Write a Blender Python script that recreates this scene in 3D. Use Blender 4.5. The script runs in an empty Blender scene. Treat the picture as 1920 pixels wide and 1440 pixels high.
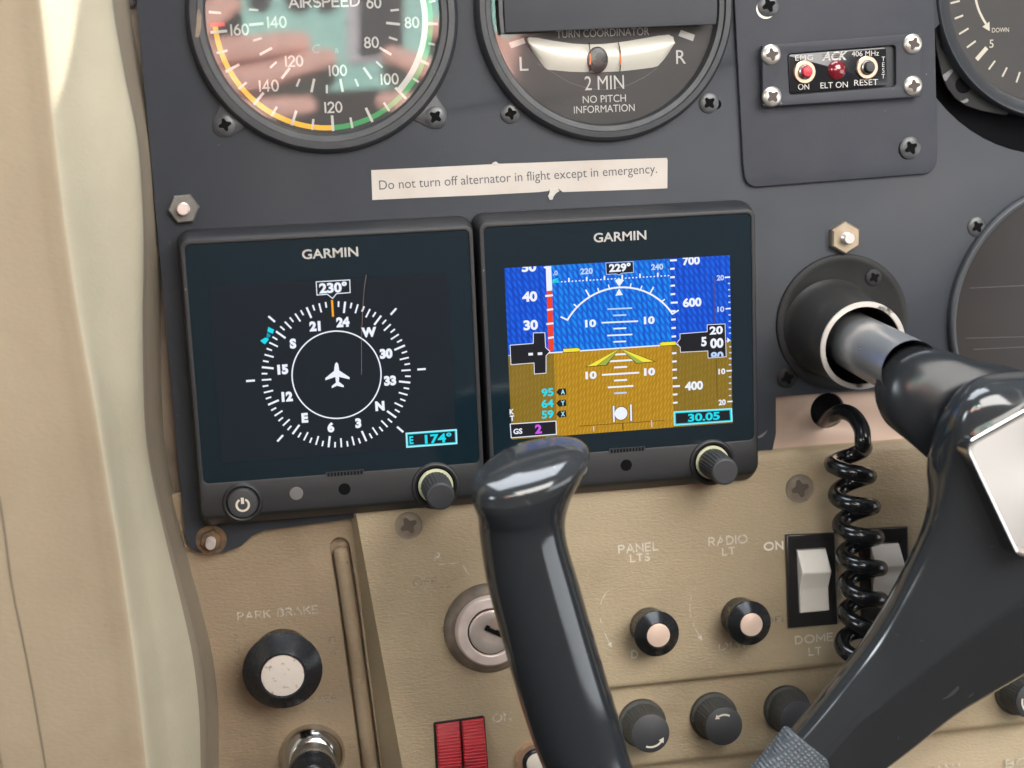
import bpy, bmesh, math, random
from mathutils import Vector, Matrix
random.seed(7)
sc = bpy.context.scene
PI = math.pi
MM = 0.001

# ------------------------------------------------------------------ camera
CAM = Vector((-66.01, -442.125, 40.911))                 # millimetres, panel face is the plane y = 0
RW = Matrix(((0.9861520, -0.1603945, -0.0421642),        # rows: camera right, down, forward
             (-0.0688153, -0.1644280, -0.9839857),
             (0.1508930, 0.9732610, -0.1731886)))
FPX = 2700.0                                             # focal length in pixels of a 1920 wide frame
cd = bpy.data.cameras.new('camera'); cam = bpy.data.objects.new('camera', cd)
sc.collection.objects.link(cam); sc.camera = cam
cd.sensor_width = 36.0; cd.lens = FPX/1920*36.0
cd.clip_start = 0.01; cd.clip_end = 50
M = Matrix.Identity(4)
for i in range(3):
    M[i][0] = RW[0][i]; M[i][1] = -RW[1][i]; M[i][2] = -RW[2][i]; M[i][3] = CAM[i]*MM
cam.matrix_world = M
cd.dof.use_dof = True; cd.dof.focus_distance = 0.447; cd.dof.aperture_fstop = 9.5

# ------------------------------------------------------------------ light
W = bpy.data.worlds.new('World'); sc.world = W; W.use_nodes = True
nt = W.node_tree; nt.nodes.clear()
wo = nt.nodes.new('ShaderNodeOutputWorld'); bg = nt.nodes.new('ShaderNodeBackground')
tc = nt.nodes.new('ShaderNodeTexCoord'); sx = nt.nodes.new('ShaderNodeSeparateXYZ')
nt.links.new(tc.outputs['Generated'], sx.inputs[0])
rz = nt.nodes.new('ShaderNodeValToRGB'); nt.links.new(sx.outputs['Z'], rz.inputs[0])
# cabin interior all round: dark floor, warm seats and trim, pale roof
mr = nt.nodes.new('ShaderNodeMapRange'); mr.inputs[1].default_value = -1; mr.inputs[2].default_value = 1
nt.links.new(sx.outputs['Z'], mr.inputs[0]); nt.links.new(mr.outputs[0], rz.inputs[0])
el = rz.color_ramp.elements
el[0].position = 0.0; el[0].color = (0.13, 0.115, 0.105, 1)
el[1].position = 1.0; el[1].color = (0.60, 0.66, 0.72, 1)
e = el.new(0.36); e.color = (0.42, 0.34, 0.28, 1)
e = el.new(0.50); e.color = (0.66, 0.53, 0.43, 1)
e = el.new(0.66); e.color = (0.55, 0.55, 0.54, 1)
mx_ = nt.nodes.new('ShaderNodeMapRange'); mx_.inputs[1].default_value = -1.0; mx_.inputs[2].default_value = 0.35; mx_.inputs[3].default_value = 0.30; mx_.inputs[4].default_value = 1.0
nt.links.new(sx.outputs['X'], mx_.inputs[0])
ml_ = nt.nodes.new('ShaderNodeMix'); ml_.data_type = 'RGBA'; ml_.blend_type = 'MULTIPLY'; ml_.inputs[0].default_value = 1.0
nt.links.new(rz.outputs[0], ml_.inputs[6]); nt.links.new(mx_.outputs[0], ml_.inputs[7])
nt.links.new(ml_.outputs[2], bg.inputs[0]); bg.inputs[1].default_value = 0.34
nt.links.new(bg.outputs[0], wo.inputs[0])

def area(name, loc, target, sx_, sy_, power, col, spread=180):
    l = bpy.data.lights.new(name, 'AREA'); l.shape = 'RECTANGLE'; l.size = sx_; l.size_y = sy_
    l.energy = power; l.color = col; l.spread = math.radians(spread)
    o = bpy.data.objects.new(name, l); sc.collection.objects.link(o)
    o.location = loc
    o.rotation_euler = (Vector(target)-Vector(loc)).to_track_quat('-Z', 'Y').to_euler()
    return o
area('windscreen_light', (-0.02, 0.16, 0.62), (0.0, 0.06, 0.0), 0.60, 0.72, 12.0, (0.86, 0.92, 1.0))
area('door_window_light', (-0.40, -0.52, 0.05), (0.11, -0.08, -0.075), 0.36, 0.44, 0.13, (0.88, 0.95, 1.0), 22)
area('passenger_window_light', (0.74, -0.40, -0.10), (0.0, -0.07, -0.09), 0.70, 0.34, 2.3, (0.90, 0.95, 1.0))
area('rear_window_light', (0.42, -1.0, 0.55), (0.0, 0.0, -0.06), 0.85, 0.65, 21.0, (1.0, 0.965, 0.92))
sp = bpy.data.lights.new('sunbeam', 'SPOT'); sp.energy = 2000; sp.color = (1.0, 0.95, 0.88); sp.spot_size = math.radians(18); sp.spot_blend = 0.2; sp.shadow_soft_size = 0.004
so = bpy.data.objects.new('sunbeam', sp); sc.collection.objects.link(so); so.location = (0.0, 0.32, 0.85)
so.rotation_euler = (Vector((-0.07, -0.56, 0.135))-Vector(so.location)).to_track_quat('-Z', 'Y').to_euler()

sp = bpy.data.lights.new('sunbeam_on_trim', 'SPOT'); sp.energy = 130; sp.color = (1.0, 0.97, 0.9); sp.spot_size = math.radians(1.7); sp.spot_blend = 0.1; sp.shadow_soft_size = 0.0015
so = bpy.data.objects.new('sunbeam_on_trim', sp); sc.collection.objects.link(so); so.location = (0.25, 0.10, 0.75)
_d = RW.transposed() @ Vector(((88-960)/FPX, (25-720)/FPX, 1)); _t = (-44-CAM.y)/_d.y
so.rotation_euler = ((CAM+_d*_t)*MM-Vector(so.location)).to_track_quat('-Z', 'Y').to_euler()

sc.view_settings.view_transform = 'Standard'; sc.view_settings.look = 'None'
sc.view_settings.exposure = 0.0; sc.view_settings.gamma = 1.0
sc.cycles.use_denoising = True
sc.cycles.max_bounces = 8; sc.cycles.transparent_max_bounces = 12

# ------------------------------------------------------------------ frames: a photo point at a height above a plane -> millimetres
class Frame:
    def __init__(s, O, a=0.0):
        s.O = Vector(O); c, n = math.cos(a), math.sin(a)
        s.x = Vector((1, 0, 0)); s.y = Vector((0, c, -n)); s.z = Vector((0, n, c))
        s.R = Matrix((s.x, s.y, s.z)).transposed()
    def hit(s, px, py, h=0.0):
        d = RW.transposed() @ Vector(((px-960)/FPX, (py-720)/FPX, 1))
        t = (-h-(CAM-s.O).dot(s.y))/d.dot(s.y)
        return CAM+d*t
PA = Frame((0, 0, 0))
PB = Frame(PA.hit(1100, 893, 3.0), math.radians(5.8))    # lower cover, leaning out at its foot
PC = Frame((0, 3.0, 0))                                   # left lower panel, a little behind
def W3(px, py, h): return PA.hit(px, py, h)

# ------------------------------------------------------------------ materials
MATS = {}
def mat(name, col, rough=0.5, metal=0.0, col2=None, cscale=200, cdetail=4, csharp=None, bump=0.0, bscale=800, bdist=0.0003,
        coat=0.0, spec=0.5, emit=None, estr=1.0, rough2=None, speck=None, speckscale=900, speckth=0.78, vinyl=False, scratch=None,
        stretch=None, blo=0.0, grime=None, gscale=16, glo=0.50, ghi=0.80):
    m = bpy.data.materials.new(name); m.use_nodes = True; n = m.node_tree.nodes; L = m.node_tree.links
    p = n['Principled BSDF']
    p.inputs['Base Color'].default_value = (*col, 1); p.inputs['Roughness'].default_value = rough
    p.inputs['Metallic'].default_value = metal; p.inputs['Specular IOR Level'].default_value = spec
    p.inputs['Coat Weight'].default_value = coat; p.inputs['Coat Roughness'].default_value = 0.08
    if emit:
        p.inputs['Emission Color'].default_value = (*emit, 1); p.inputs['Emission Strength'].default_value = estr
    t = n.new('ShaderNodeTexCoord'); co = t.outputs['Object']
    if stretch:
        mp = n.new('ShaderNodeMapping'); mp.inputs['Scale'].default_value = stretch
        L.new(co, mp.inputs[0]); co = mp.outputs[0]
    def noise(s, d=4, dist=0.0):
        x = n.new('ShaderNodeTexNoise'); x.inputs['Scale'].default_value = s; x.inputs['Detail'].default_value = d
        x.inputs['Distortion'].default_value = dist
        L.new(co, x.inputs['Vector']); return x.outputs['Fac']
    def ramp(f, a, b, ca=(0, 0, 0, 1), cb=(1, 1, 1, 1)):
        r = n.new('ShaderNodeValToRGB'); r.color_ramp.elements[0].position = a; r.color_ramp.elements[1].position = b
        r.color_ramp.elements[0].color = ca; r.color_ramp.elements[1].color = cb
        L.new(f, r.inputs[0]); return r.outputs[0]
    cur = None
    def mix(fac, a, b):
        x = n.new('ShaderNodeMix'); x.data_type = 'RGBA'
        L.new(fac, x.inputs[0])
        for i, v in ((6, a), (7, b)):
            if isinstance(v, tuple): x.inputs[i].default_value = (*v, 1)
            else: L.new(v, x.inputs[i])
        return x.outputs[2]
    if col2:
        lo, hi = csharp if csharp else (0.3, 0.7)
        cur = mix(ramp(noise(cscale, cdetail), lo, hi), col, col2)
    if speck:
        cur = mix(ramp(noise(speckscale, 2), speckth, speckth+0.03), cur if cur is not None else col, speck)
    if grime:
        cur = mix(ramp(noise(gscale, 9, 0.6), glo, ghi), cur if cur is not None else col, grime)
    if scratch:
        cur = mix(ramp(noise(90, 8, 2.0), 0.68, 0.72), cur if cur is not None else col, scratch)
    if cur is not None: L.new(cur, p.inputs['Base Color'])
    if rough2 is not None:
        rr = n.new('ShaderNodeMapRange'); rr.inputs[3].default_value = rough; rr.inputs[4].default_value = rough2
        L.new(noise(260, 5), rr.inputs[0]); L.new(rr.outputs[0], p.inputs['Roughness'])
    if vinyl:
        mp = n.new('ShaderNodeMapping'); mp.inputs['Scale'].default_value = (0.55, 1, 1.35)
        L.new(co, mp.inputs[0])
        v = n.new('ShaderNodeTexVoronoi'); v.inputs['Scale'].default_value = bscale; v.feature = 'SMOOTH_F1'
        v.inputs['Smoothness'].default_value = 0.6
        x = n.new('ShaderNodeTexNoise'); x.inputs['Scale'].default_value = bscale*0.9; x.inputs['Detail'].default_value = 3
        ad = n.new('ShaderNodeMix'); ad.data_type = 'VECTOR'; ad.inputs[0].default_value = 0.0012
        L.new(mp.outputs[0], x.inputs['Vector'])
        L.new(mp.outputs[0], ad.inputs[4]); L.new(x.outputs['Color'], ad.inputs[5]); L.new(ad.outputs[1], v.inputs['Vector'])
        sm = n.new('ShaderNodeMath'); sm.operation = 'ADD'; L.new(v.outputs['Distance'], sm.inputs[0])
        m2 = n.new('ShaderNodeMath'); m2.operation = 'MULTIPLY'; m2.inputs[1].default_value = 0.9
        L.new(x.outputs['Fac'], m2.inputs[0]); L.new(m2.outputs[0], sm.inputs[1])
        b = n.new('ShaderNodeBump'); b.inputs['Strength'].default_value = bump; b.inputs['Distance'].default_value = bdist
        b.invert = True
        L.new(sm.outputs[0], b.inputs['Height']); L.new(b.outputs[0], p.inputs['Normal'])
    elif bump:
        b = n.new('ShaderNodeBump'); b.inputs['Strength'].default_value = bump; b.inputs['Distance'].default_value = bdist
        h = noise(bscale, 4)
        if blo:
            h2 = noise(blo, 3); a_ = n.new('ShaderNodeMath'); a_.operation = 'ADD'
            mu = n.new('ShaderNodeMath'); mu.operation = 'MULTIPLY'; mu.inputs[1].default_value = 3.0
            L.new(h2, mu.inputs[0]); L.new(h, a_.inputs[0]); L.new(mu.outputs[0], a_.inputs[1]); h = a_.outputs[0]
        L.new(h, b.inputs['Height']); L.new(b.outputs[0], p.inputs['Normal'])
    MATS[name] = m
    return m

mat('panel_paint', (0.031, 0.036, 0.046), 0.52, grime=(0.046, 0.048, 0.056), gscale=12, col2=(0.038, 0.042, 0.050), cscale=40, bump=0.25, bscale=2600, bdist=0.00012,
    speck=(0.15, 0.15, 0.15), speckscale=420, speckth=0.765, spec=0.28)
mat('plate_paint', (0.034, 0.037, 0.047), 0.52, col2=(0.042, 0.044, 0.053), cscale=60, bump=0.25, bscale=2600, bdist=0.00012,
    speck=(0.18, 0.18, 0.18), speckscale=380, speckth=0.77, spec=0.28)
mat('cover_paint', (0.034, 0.036, 0.044), 0.6, col2=(0.040, 0.041, 0.048), cscale=50, speck=(0.2, 0.2, 0.2), speckscale=380, speckth=0.78, spec=0.35)
mat('black_plastic', (0.022, 0.024, 0.027), 0.42, bump=0.12, bscale=3000, bdist=0.0001, rough2=0.55)
mat('bezel_black', (0.026, 0.029, 0.034), 0.36, rough2=0.55, col2=(0.04, 0.042, 0.045), cscale=120, csharp=(0.45, 0.8), scratch=(0.09, 0.09, 0.09))
mat('bezel_edge', (0.03, 0.033, 0.038), 0.30, rough2=0.5)
mat('g5_plastic', (0.016, 0.0165, 0.0185), 0.50, bump=0.22, bscale=3200, bdist=0.00012, speck=(0.20, 0.20, 0.19), speckscale=650, speckth=0.775)
mat('g5_glass', (0.006, 0.015, 0.022), 0.11, spec=0.75, speck=(0.10, 0.10, 0.10), speckscale=520, speckth=0.79)
mat('deep_black', (0.004, 0.004, 0.005), 0.8, spec=0.08)
mat('dial_black', (0.028, 0.026, 0.027), 0.55, col2=(0.034, 0.031, 0.031), cscale=60)
mat('dial_brown', (0.020, 0.0165, 0.0155), 0.25, col2=(0.028, 0.023, 0.021), cscale=25, spec=0.5)
mat('mark_white', (0.52, 0.50, 0.465), 0.6)
mat('mark_cream', (0.60, 0.55, 0.45), 0.6)
mat('mark_yellow', (0.80, 0.42, 0.03), 0.55)
mat('mark_green', (0.035, 0.27, 0.085), 0.55)
mat('mark_red', (0.62, 0.03, 0.035), 0.55)
mat('mark_grey', (0.15, 0.15, 0.16), 0.6)
mat('tube_white', (0.66, 0.63, 0.55), 0.22, spec=0.5)
mat('orange_glint', (0.75, 0.16, 0.02), 0.3)
mat('paper', (0.54, 0.495, 0.455), 0.75, col2=(0.48, 0.425, 0.38), cscale=70, bump=0.1, bscale=900)
mat('paper_torn', (0.50, 0.47, 0.43), 0.9, bump=0.4, bscale=1500)
mat('ink', (0.09, 0.09, 0.095), 0.7)
mat('logo_grey', (0.40, 0.385, 0.36), 0.5)
mat('tan_vinyl', (0.318, 0.256, 0.166), 0.52, col2=(0.360, 0.282, 0.178), cscale=28, vinyl=True, bump=0.45, bscale=1250, bdist=0.00030,
    speck=(0.16, 0.11, 0.07), speckscale=260, speckth=0.77, spec=0.4, grime=(0.235, 0.180, 0.112))
mat('tan_vinyl_dull', (0.262, 0.202, 0.136), 0.55, col2=(0.30, 0.225, 0.145), cscale=26, vinyl=True, bump=0.45, bscale=1150, bdist=0.00030,
    speck=(0.10, 0.075, 0.055), speckscale=240, speckth=0.775, spec=0.35, grime=(0.165, 0.125, 0.088), gscale=20)
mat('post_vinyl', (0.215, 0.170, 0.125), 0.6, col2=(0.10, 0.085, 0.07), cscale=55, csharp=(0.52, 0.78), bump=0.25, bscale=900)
mat('trim_vinyl', (0.360, 0.328, 0.245), 0.48, col2=(0.41, 0.37, 0.275), cscale=30, grime=(0.34, 0.30, 0.215), gscale=14, speck=(0.26, 0.21, 0.13), speckscale=200, speckth=0.785, vinyl=True, bump=0.26, bscale=900, bdist=0.0003, spec=0.4)
mat('trim_cloth', (0.310, 0.250, 0.172), 0.62, col2=(0.335, 0.27, 0.185), cscale=26, grime=(0.265, 0.205, 0.135), gscale=14, speck=(0.2, 0.15, 0.1), speckscale=200, speckth=0.785, vinyl=True, bump=0.22, bscale=1100, bdist=0.00025, spec=0.3)
mat('trim_shade_and_seam', (0.20, 0.165, 0.122), 0.6, vinyl=True, bump=0.25, bscale=900, bdist=0.0003)  # brown for shade painted along the trim edge; also colours the seam
mat('aluminium', (0.74, 0.55, 0.44), 0.36, metal=0.40, col2=(0.66, 0.50, 0.41), cscale=18, speck=(0.3, 0.22, 0.18), speckscale=420, speckth=0.74,
    bump=0.15, bscale=60, bdist=0.0004)
mat('steel', (0.55, 0.55, 0.55), 0.24, metal=1.0, col2=(0.42, 0.43, 0.45), cscale=60, rough2=0.42)
mat('steel_shaft', (0.50, 0.515, 0.53), 0.24, metal=0.8, col2=(0.42, 0.41, 0.39), cscale=26, csharp=(0.45, 0.75), rough2=0.36)
mat('chrome', (0.62, 0.60, 0.57), 0.08, metal=1.0, col2=(0.5, 0.47, 0.43), cscale=90, csharp=(0.5, 0.8), rough2=0.2)
mat('pink_metal', (0.74, 0.64, 0.58), 0.36, metal=0.35, col2=(0.58, 0.46, 0.41), cscale=150, rough2=0.5)
mat('lock_metal', (0.74, 0.66, 0.60), 0.26, metal=0.75, col2=(0.66, 0.46, 0.32), cscale=110, csharp=(0.5, 0.75), rough2=0.4)
mat('worn_ring', (0.20, 0.155, 0.115), 0.5, metal=0.25, col2=(0.10, 0.085, 0.07), cscale=160, csharp=(0.4, 0.7))
mat('worn_edge', (0.62, 0.57, 0.52), 0.42, metal=0.4, col2=(0.10, 0.09, 0.08), cscale=110, csharp=(0.62, 0.68))
mat('scratch', (0.20, 0.13, 0.11), 0.5)
mat('yoke_neck', (0.018, 0.020, 0.023), 0.14, spec=0.28, rough2=0.30, speck=(0.20, 0.20, 0.19), speckscale=300, speckth=0.79)
mat('cap_silver', (0.84, 0.66, 0.55), 0.36, metal=0.40, col2=(0.76, 0.56, 0.45), cscale=120)
mat('cap_pitted', (0.74, 0.66, 0.59), 0.42, metal=0.35, col2=(0.34, 0.29, 0.23), cscale=420, csharp=(0.60, 0.70), bump=0.3, bscale=600)
mat('brass', (0.42, 0.34, 0.245), 0.42, metal=0.7, col2=(0.32, 0.25, 0.18), cscale=200, rough2=0.6)
mat('rusty', (0.26, 0.15, 0.07), 0.55, metal=0.5, col2=(0.09, 0.07, 0.055), cscale=300)
mat('dull_nut', (0.17, 0.165, 0.15), 0.5, metal=0.5, col2=(0.12, 0.12, 0.115), cscale=200)
mat('stud', (0.78, 0.70, 0.66), 0.35, metal=0.7)
mat('screw_dark', (0.10, 0.104, 0.11), 0.38, metal=0.3, col2=(0.055, 0.055, 0.058), cscale=400)
mat('screw_silver', (0.66, 0.62, 0.56), 0.36, metal=0.75, col2=(0.54, 0.50, 0.45), cscale=300)
mat('screw_tan', (0.22, 0.175, 0.125), 0.5, metal=0.2, col2=(0.15, 0.12, 0.09), cscale=300)
mat('screw_slot', (0.006, 0.006, 0.006), 0.8, spec=0.05)
mat('slot_brown', (0.06, 0.04, 0.035), 0.6)
mat('slot_tan', (0.075, 0.058, 0.042), 0.7)
mat('knob_black', (0.012, 0.013, 0.015), 0.20, rough2=0.34, spec=0.5)
mat('knob_matte', (0.034, 0.035, 0.038), 0.55, bump=0.15, bscale=2500, bdist=0.0001)
mat('knob_dust', (0.055, 0.055, 0.05), 0.7, bump=0.2, bscale=2000, bdist=0.0001)
mat('lume', (0.56, 0.57, 0.38), 0.5)
mat('yoke_black', (0.026, 0.029, 0.032), 0.055, spec=0.75, speck=(0.14, 0.14, 0.135), speckscale=330, speckth=0.77, scratch=(0.060, 0.064, 0.066), rough2=0.17, bump=0.05, bscale=120, bdist=0.0003)
mat('yoke_grip', (0.018, 0.021, 0.025), 0.06, spec=0.75, rough2=0.17)
mat('cord_black', (0.009, 0.010, 0.011), 0.16, spec=0.6, rough2=0.26)
mat('sleeve_dark', (0.030, 0.029, 0.027), 0.45, metal=0.2, col2=(0.10, 0.085, 0.055), cscale=45, csharp=(0.5, 0.8), scratch=(0.2, 0.19, 0.17))
mat('flange_dark', (0.014, 0.0145, 0.0155), 0.55, spec=0.22, col2=(0.028, 0.028, 0.027), cscale=60)
mat('rocker_white', (0.68, 0.63, 0.56), 0.42)
mat('rocker_frame', (0.018, 0.016, 0.016), 0.25)
mat('red_plastic', (0.40, 0.020, 0.030), 0.40, col2=(0.16, 0.02, 0.025), cscale=75, csharp=(0.58, 0.74), spec=0.4)
mat('red_button', (0.52, 0.03, 0.05), 0.35)
mat('led_red', (0.17, 0.010, 0.018), 0.12, spec=0.7, coat=0.5)
mat('copper_ring', (0.80, 0.56, 0.42), 0.30, metal=0.9)
mat('sensor_grey', (0.14, 0.135, 0.135), 0.4)
mat('black_gloss', (0.010, 0.011, 0.014), 0.12)
mat('white_button', (0.66, 0.60, 0.50), 0.4)
mat('skin', (0.62, 0.34, 0.285), 0.5, col2=(0.68, 0.38, 0.32), cscale=30)
mat('nail', (0.62, 0.34, 0.30), 0.25)
mat('teal_case', (0.24, 0.47, 0.435), 0.45)
mat('grey_frame', (0.34, 0.33, 0.36), 0.4)

# woven wrap
m = mat('wrap_cloth', (0.115, 0.135, 0.165), 0.85, spec=0.2)
n = m.node_tree.nodes; L = m.node_tree.links; p = n['Principled BSDF']
t = n.new('ShaderNodeTexCoord'); mp = n.new('ShaderNodeMapping'); mp.inputs['Rotation'].default_value = (0, math.radians(38), 0)
wv = n.new('ShaderNodeTexWave'); wv.inputs['Scale'].default_value = 260; wv.inputs['Distortion'].default_value = 3.0; wv.inputs['Detail Scale'].default_value = 8
wv2 = n.new('ShaderNodeTexWave'); wv2.bands_direction = 'Z'; wv2.inputs['Scale'].default_value = 260; wv2.inputs['Distortion'].default_value = 2.0
L.new(t.outputs['Object'], mp.inputs[0]); L.new(mp.outputs[0], wv.inputs['Vector']); L.new(mp.outputs[0], wv2.inputs['Vector'])
mu = n.new('ShaderNodeMath'); mu.operation = 'MULTIPLY'; L.new(wv.outputs['Fac'], mu.inputs[0]); L.new(wv2.outputs['Fac'], mu.inputs[1])
b = n.new('ShaderNodeBump'); b.inputs['Strength'].default_value = 0.9; b.inputs['Distance'].default_value = 0.0006
L.new(mu.outputs[0], b.inputs['Height']); L.new(b.outputs[0], p.inputs['Normal'])
mx = n.new('ShaderNodeMix'); mx.data_type = 'RGBA'; mx.inputs[6].default_value = (0.085, 0.097, 0.110, 1); mx.inputs[7].default_value = (0.25, 0.28, 0.30, 1)
L.new(mu.outputs[0], mx.inputs[0]); L.new(mx.outputs[2], p.inputs['Base Color'])

# brushed disc of the hub emblem: turned rings about the emblem's own centre
m = mat('spun_metal', (0.60, 0.575, 0.55), 0.30, metal=0.75)
n = m.node_tree.nodes; L = m.node_tree.links; p = n['Principled BSDF']
t = n.new('ShaderNodeTexCoord'); wv = n.new('ShaderNodeTexWave'); wv.wave_type = 'RINGS'; wv.rings_direction = 'Y'
wv.inputs['Scale'].default_value = 900; wv.inputs['Distortion'].default_value = 1.0
L.new(t.outputs['Object'], wv.inputs['Vector'])
b = n.new('ShaderNodeBump'); b.inputs['Strength'].default_value = 0.25; b.inputs['Distance'].default_value = 0.00008
L.new(wv.outputs['Fac'], b.inputs['Height']); L.new(b.outputs[0], p.inputs['Normal'])
p.inputs['Anisotropic'].default_value = 0.7
tg = n.new('ShaderNodeTangent'); tg.direction_type = 'RADIAL'; tg.axis = 'Y'; L.new(tg.outputs[0], p.inputs['Tangent'])

# rubbed lettering: the paint has gone in patches
def worn(name, col, lo, hi, scale):
    m = mat(name, col, 0.6); n = m.node_tree.nodes; L = m.node_tree.links
    p = n['Principled BSDF']; out = n['Material Output']
    t = n.new('ShaderNodeTexCoord'); x = n.new('ShaderNodeTexNoise'); x.inputs['Scale'].default_value = scale; x.inputs['Detail'].default_value = 3
    L.new(t.outputs['Object'], x.inputs['Vector'])
    r = n.new('ShaderNodeValToRGB'); r.color_ramp.elements[0].position = lo; r.color_ramp.elements[1].position = hi
    L.new(x.outputs['Fac'], r.inputs[0])
    tr = n.new('ShaderNodeBsdfTransparent'); ms = n.new('ShaderNodeMixShader')
    L.new(r.outputs[0], ms.inputs[0]); L.new(tr.outputs[0], ms.inputs[1]); L.new(p.outputs[0], ms.inputs[2])
    L.new(ms.outputs[0], out.inputs[0])
worn('legend', (0.54, 0.48, 0.40), 0.05, 0.46, 520)
worn('legend_clear', (0.72, 0.66, 0.56), 0.05, 0.30, 380)
worn('legend_faint', (0.50, 0.44, 0.355), 0.14, 0.58, 520)
worn('legend_ghost', (0.41, 0.35, 0.275), 0.25, 0.70, 520)

# clear cover glass of the round instruments
m = bpy.data.materials.new('cover_glass'); m.use_nodes = True; MATS['cover_glass'] = m
n = m.node_tree.nodes; L = m.node_tree.links; n.clear()
o = n.new('ShaderNodeOutputMaterial'); ms = n.new('ShaderNodeMixShader'); tr = n.new('ShaderNodeBsdfTransparent'); gl = n.new('ShaderNodeBsdfGlossy')
gl.inputs['Roughness'].default_value = 0.02
lw0 = n.new('ShaderNodeLayerWeight'); lw0.inputs['Blend'].default_value = 0.5
pw = n.new('ShaderNodeMath'); pw.operation = 'POWER'; pw.inputs[1].default_value = 5.0; L.new(lw0.outputs['Facing'], pw.inputs[0])
lw = n.new('ShaderNodeMath'); lw.operation = 'MULTIPLY_ADD'; lw.inputs[1].default_value = 0.6; lw.inputs[2].default_value = 0.075; L.new(pw.outputs[0], lw.inputs[0])
tr.inputs[0].default_value = (0.97, 0.97, 0.97, 1)
L.new(lw.outputs[0], ms.inputs[0]); L.new(tr.outputs[0], ms.inputs[1]); L.new(gl.outputs[0], ms.inputs[2]); L.new(ms.outputs[0], o.inputs[0])

# lit screen colours
def lit(name, col, s=1.0, col2=None, sc_=900, rot=0.0):
    m = mat(name, (0.004, 0.004, 0.005), 0.16, emit=col, estr=s, spec=0.35)
    if col2:
        n = m.node_tree.nodes; L = m.node_tree.links; p = n['Principled BSDF']
        t = n.new('ShaderNodeTexCoord'); mp = n.new('ShaderNodeMapping'); mp.inputs['Rotation'].default_value = (0, rot, 0)
        mp.inputs['Scale'].default_value = (1.0, 1.0, 0.22)
        L.new(t.outputs['Object'], mp.inputs[0])
        x = n.new('ShaderNodeTexNoise'); x.inputs['Scale'].default_value = sc_; x.inputs['Detail'].default_value = 1
        L.new(mp.outputs[0], x.inputs['Vector'])
        w = n.new('ShaderNodeTexWave'); w.inputs['Scale'].default_value = sc_*0.30; w.inputs['Distortion'].default_value = 2.2
        L.new(mp.outputs[0], w.inputs['Vector'])
        mp2 = n.new('ShaderNodeMapping'); mp2.inputs['Rotation'].default_value = (0, rot*2.6, 0); L.new(t.outputs['Object'], mp2.inputs[0])
        w2 = n.new('ShaderNodeTexWave'); w2.inputs['Scale'].default_value = sc_*0.37; w2.inputs['Distortion'].default_value = 1.5; L.new(mp2.outputs[0], w2.inputs['Vector'])
        w.inputs['Detail Scale'].default_value = 2.0
        a0 = n.new('ShaderNodeMath'); a0.operation = 'MULTIPLY'; L.new(w2.outputs['Fac'], a0.inputs[0]); L.new(w.outputs['Fac'], a0.inputs[1])
        a = n.new('ShaderNodeMath'); a.operation = 'MULTIPLY_ADD'; L.new(x.outputs['Fac'], a.inputs[0]); a.inputs[1].default_value = 0.45; L.new(a0.outputs[0], a.inputs[2])
        r = n.new('ShaderNodeValToRGB'); r.color_ramp.elements[0].position = 0.15; r.color_ramp.elements[1].position = 0.85
        r.color_ramp.elements[0].color = (*col, 1); r.color_ramp.elements[1].color = (*col2, 1)
        L.new(a.outputs[0], r.inputs[0]); L.new(r.outputs[0], p.inputs['Emission Color'])
lit('lcd_dark', (0.010, 0.016, 0.022), 1.0)
lit('lcd_black', (0.012, 0.013, 0.018), 1.0)
lit('lcd_sky', (0.003, 0.085, 0.62), 1.0, (0.008, 0.27, 0.88), 620, math.radians(14))
lit('lcd_sky_deep', (0.003, 0.055, 0.52), 1.0, (0.006, 0.13, 0.80), 620, math.radians(14))
lit('lcd_ground', (0.42, 0.215, 0.008), 1.0, (0.56, 0.31, 0.02), 900, math.radians(-10))
lit('lcd_ground_dim', (0.23, 0.145, 0.014), 1.0, (0.29, 0.185, 0.02), 900, math.radians(-10))
lit('lcd_white', (0.86, 0.90, 1.0), 1.0)
lit('lcd_soft', (0.52, 0.66, 0.95), 1.0)
lit('lcd_red', (0.86, 0.055, 0.02), 1.0)
lit('lcd_cyan', (0.01, 0.72, 0.86), 1.0)
lit('lcd_teal', (0.01, 0.30, 0.42), 1.0)
lit('lcd_cyan_light', (0.40, 0.86, 0.95), 1.0)
lit('lcd_magenta', (0.62, 0.10, 0.86), 1.0)
lit('lcd_yellow', (0.90, 0.80, 0.05), 1.0)
lit('lcd_olive', (0.36, 0.44, 0.07), 1.0)
lit('lcd_orange', (0.92, 0.40, 0.015), 1.0)
lit('lcd_line', (0.10, 0.05, 0.004), 1.0)
lit('lcd_halo', (0.035, 0.16, 0.30), 1.0)

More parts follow.
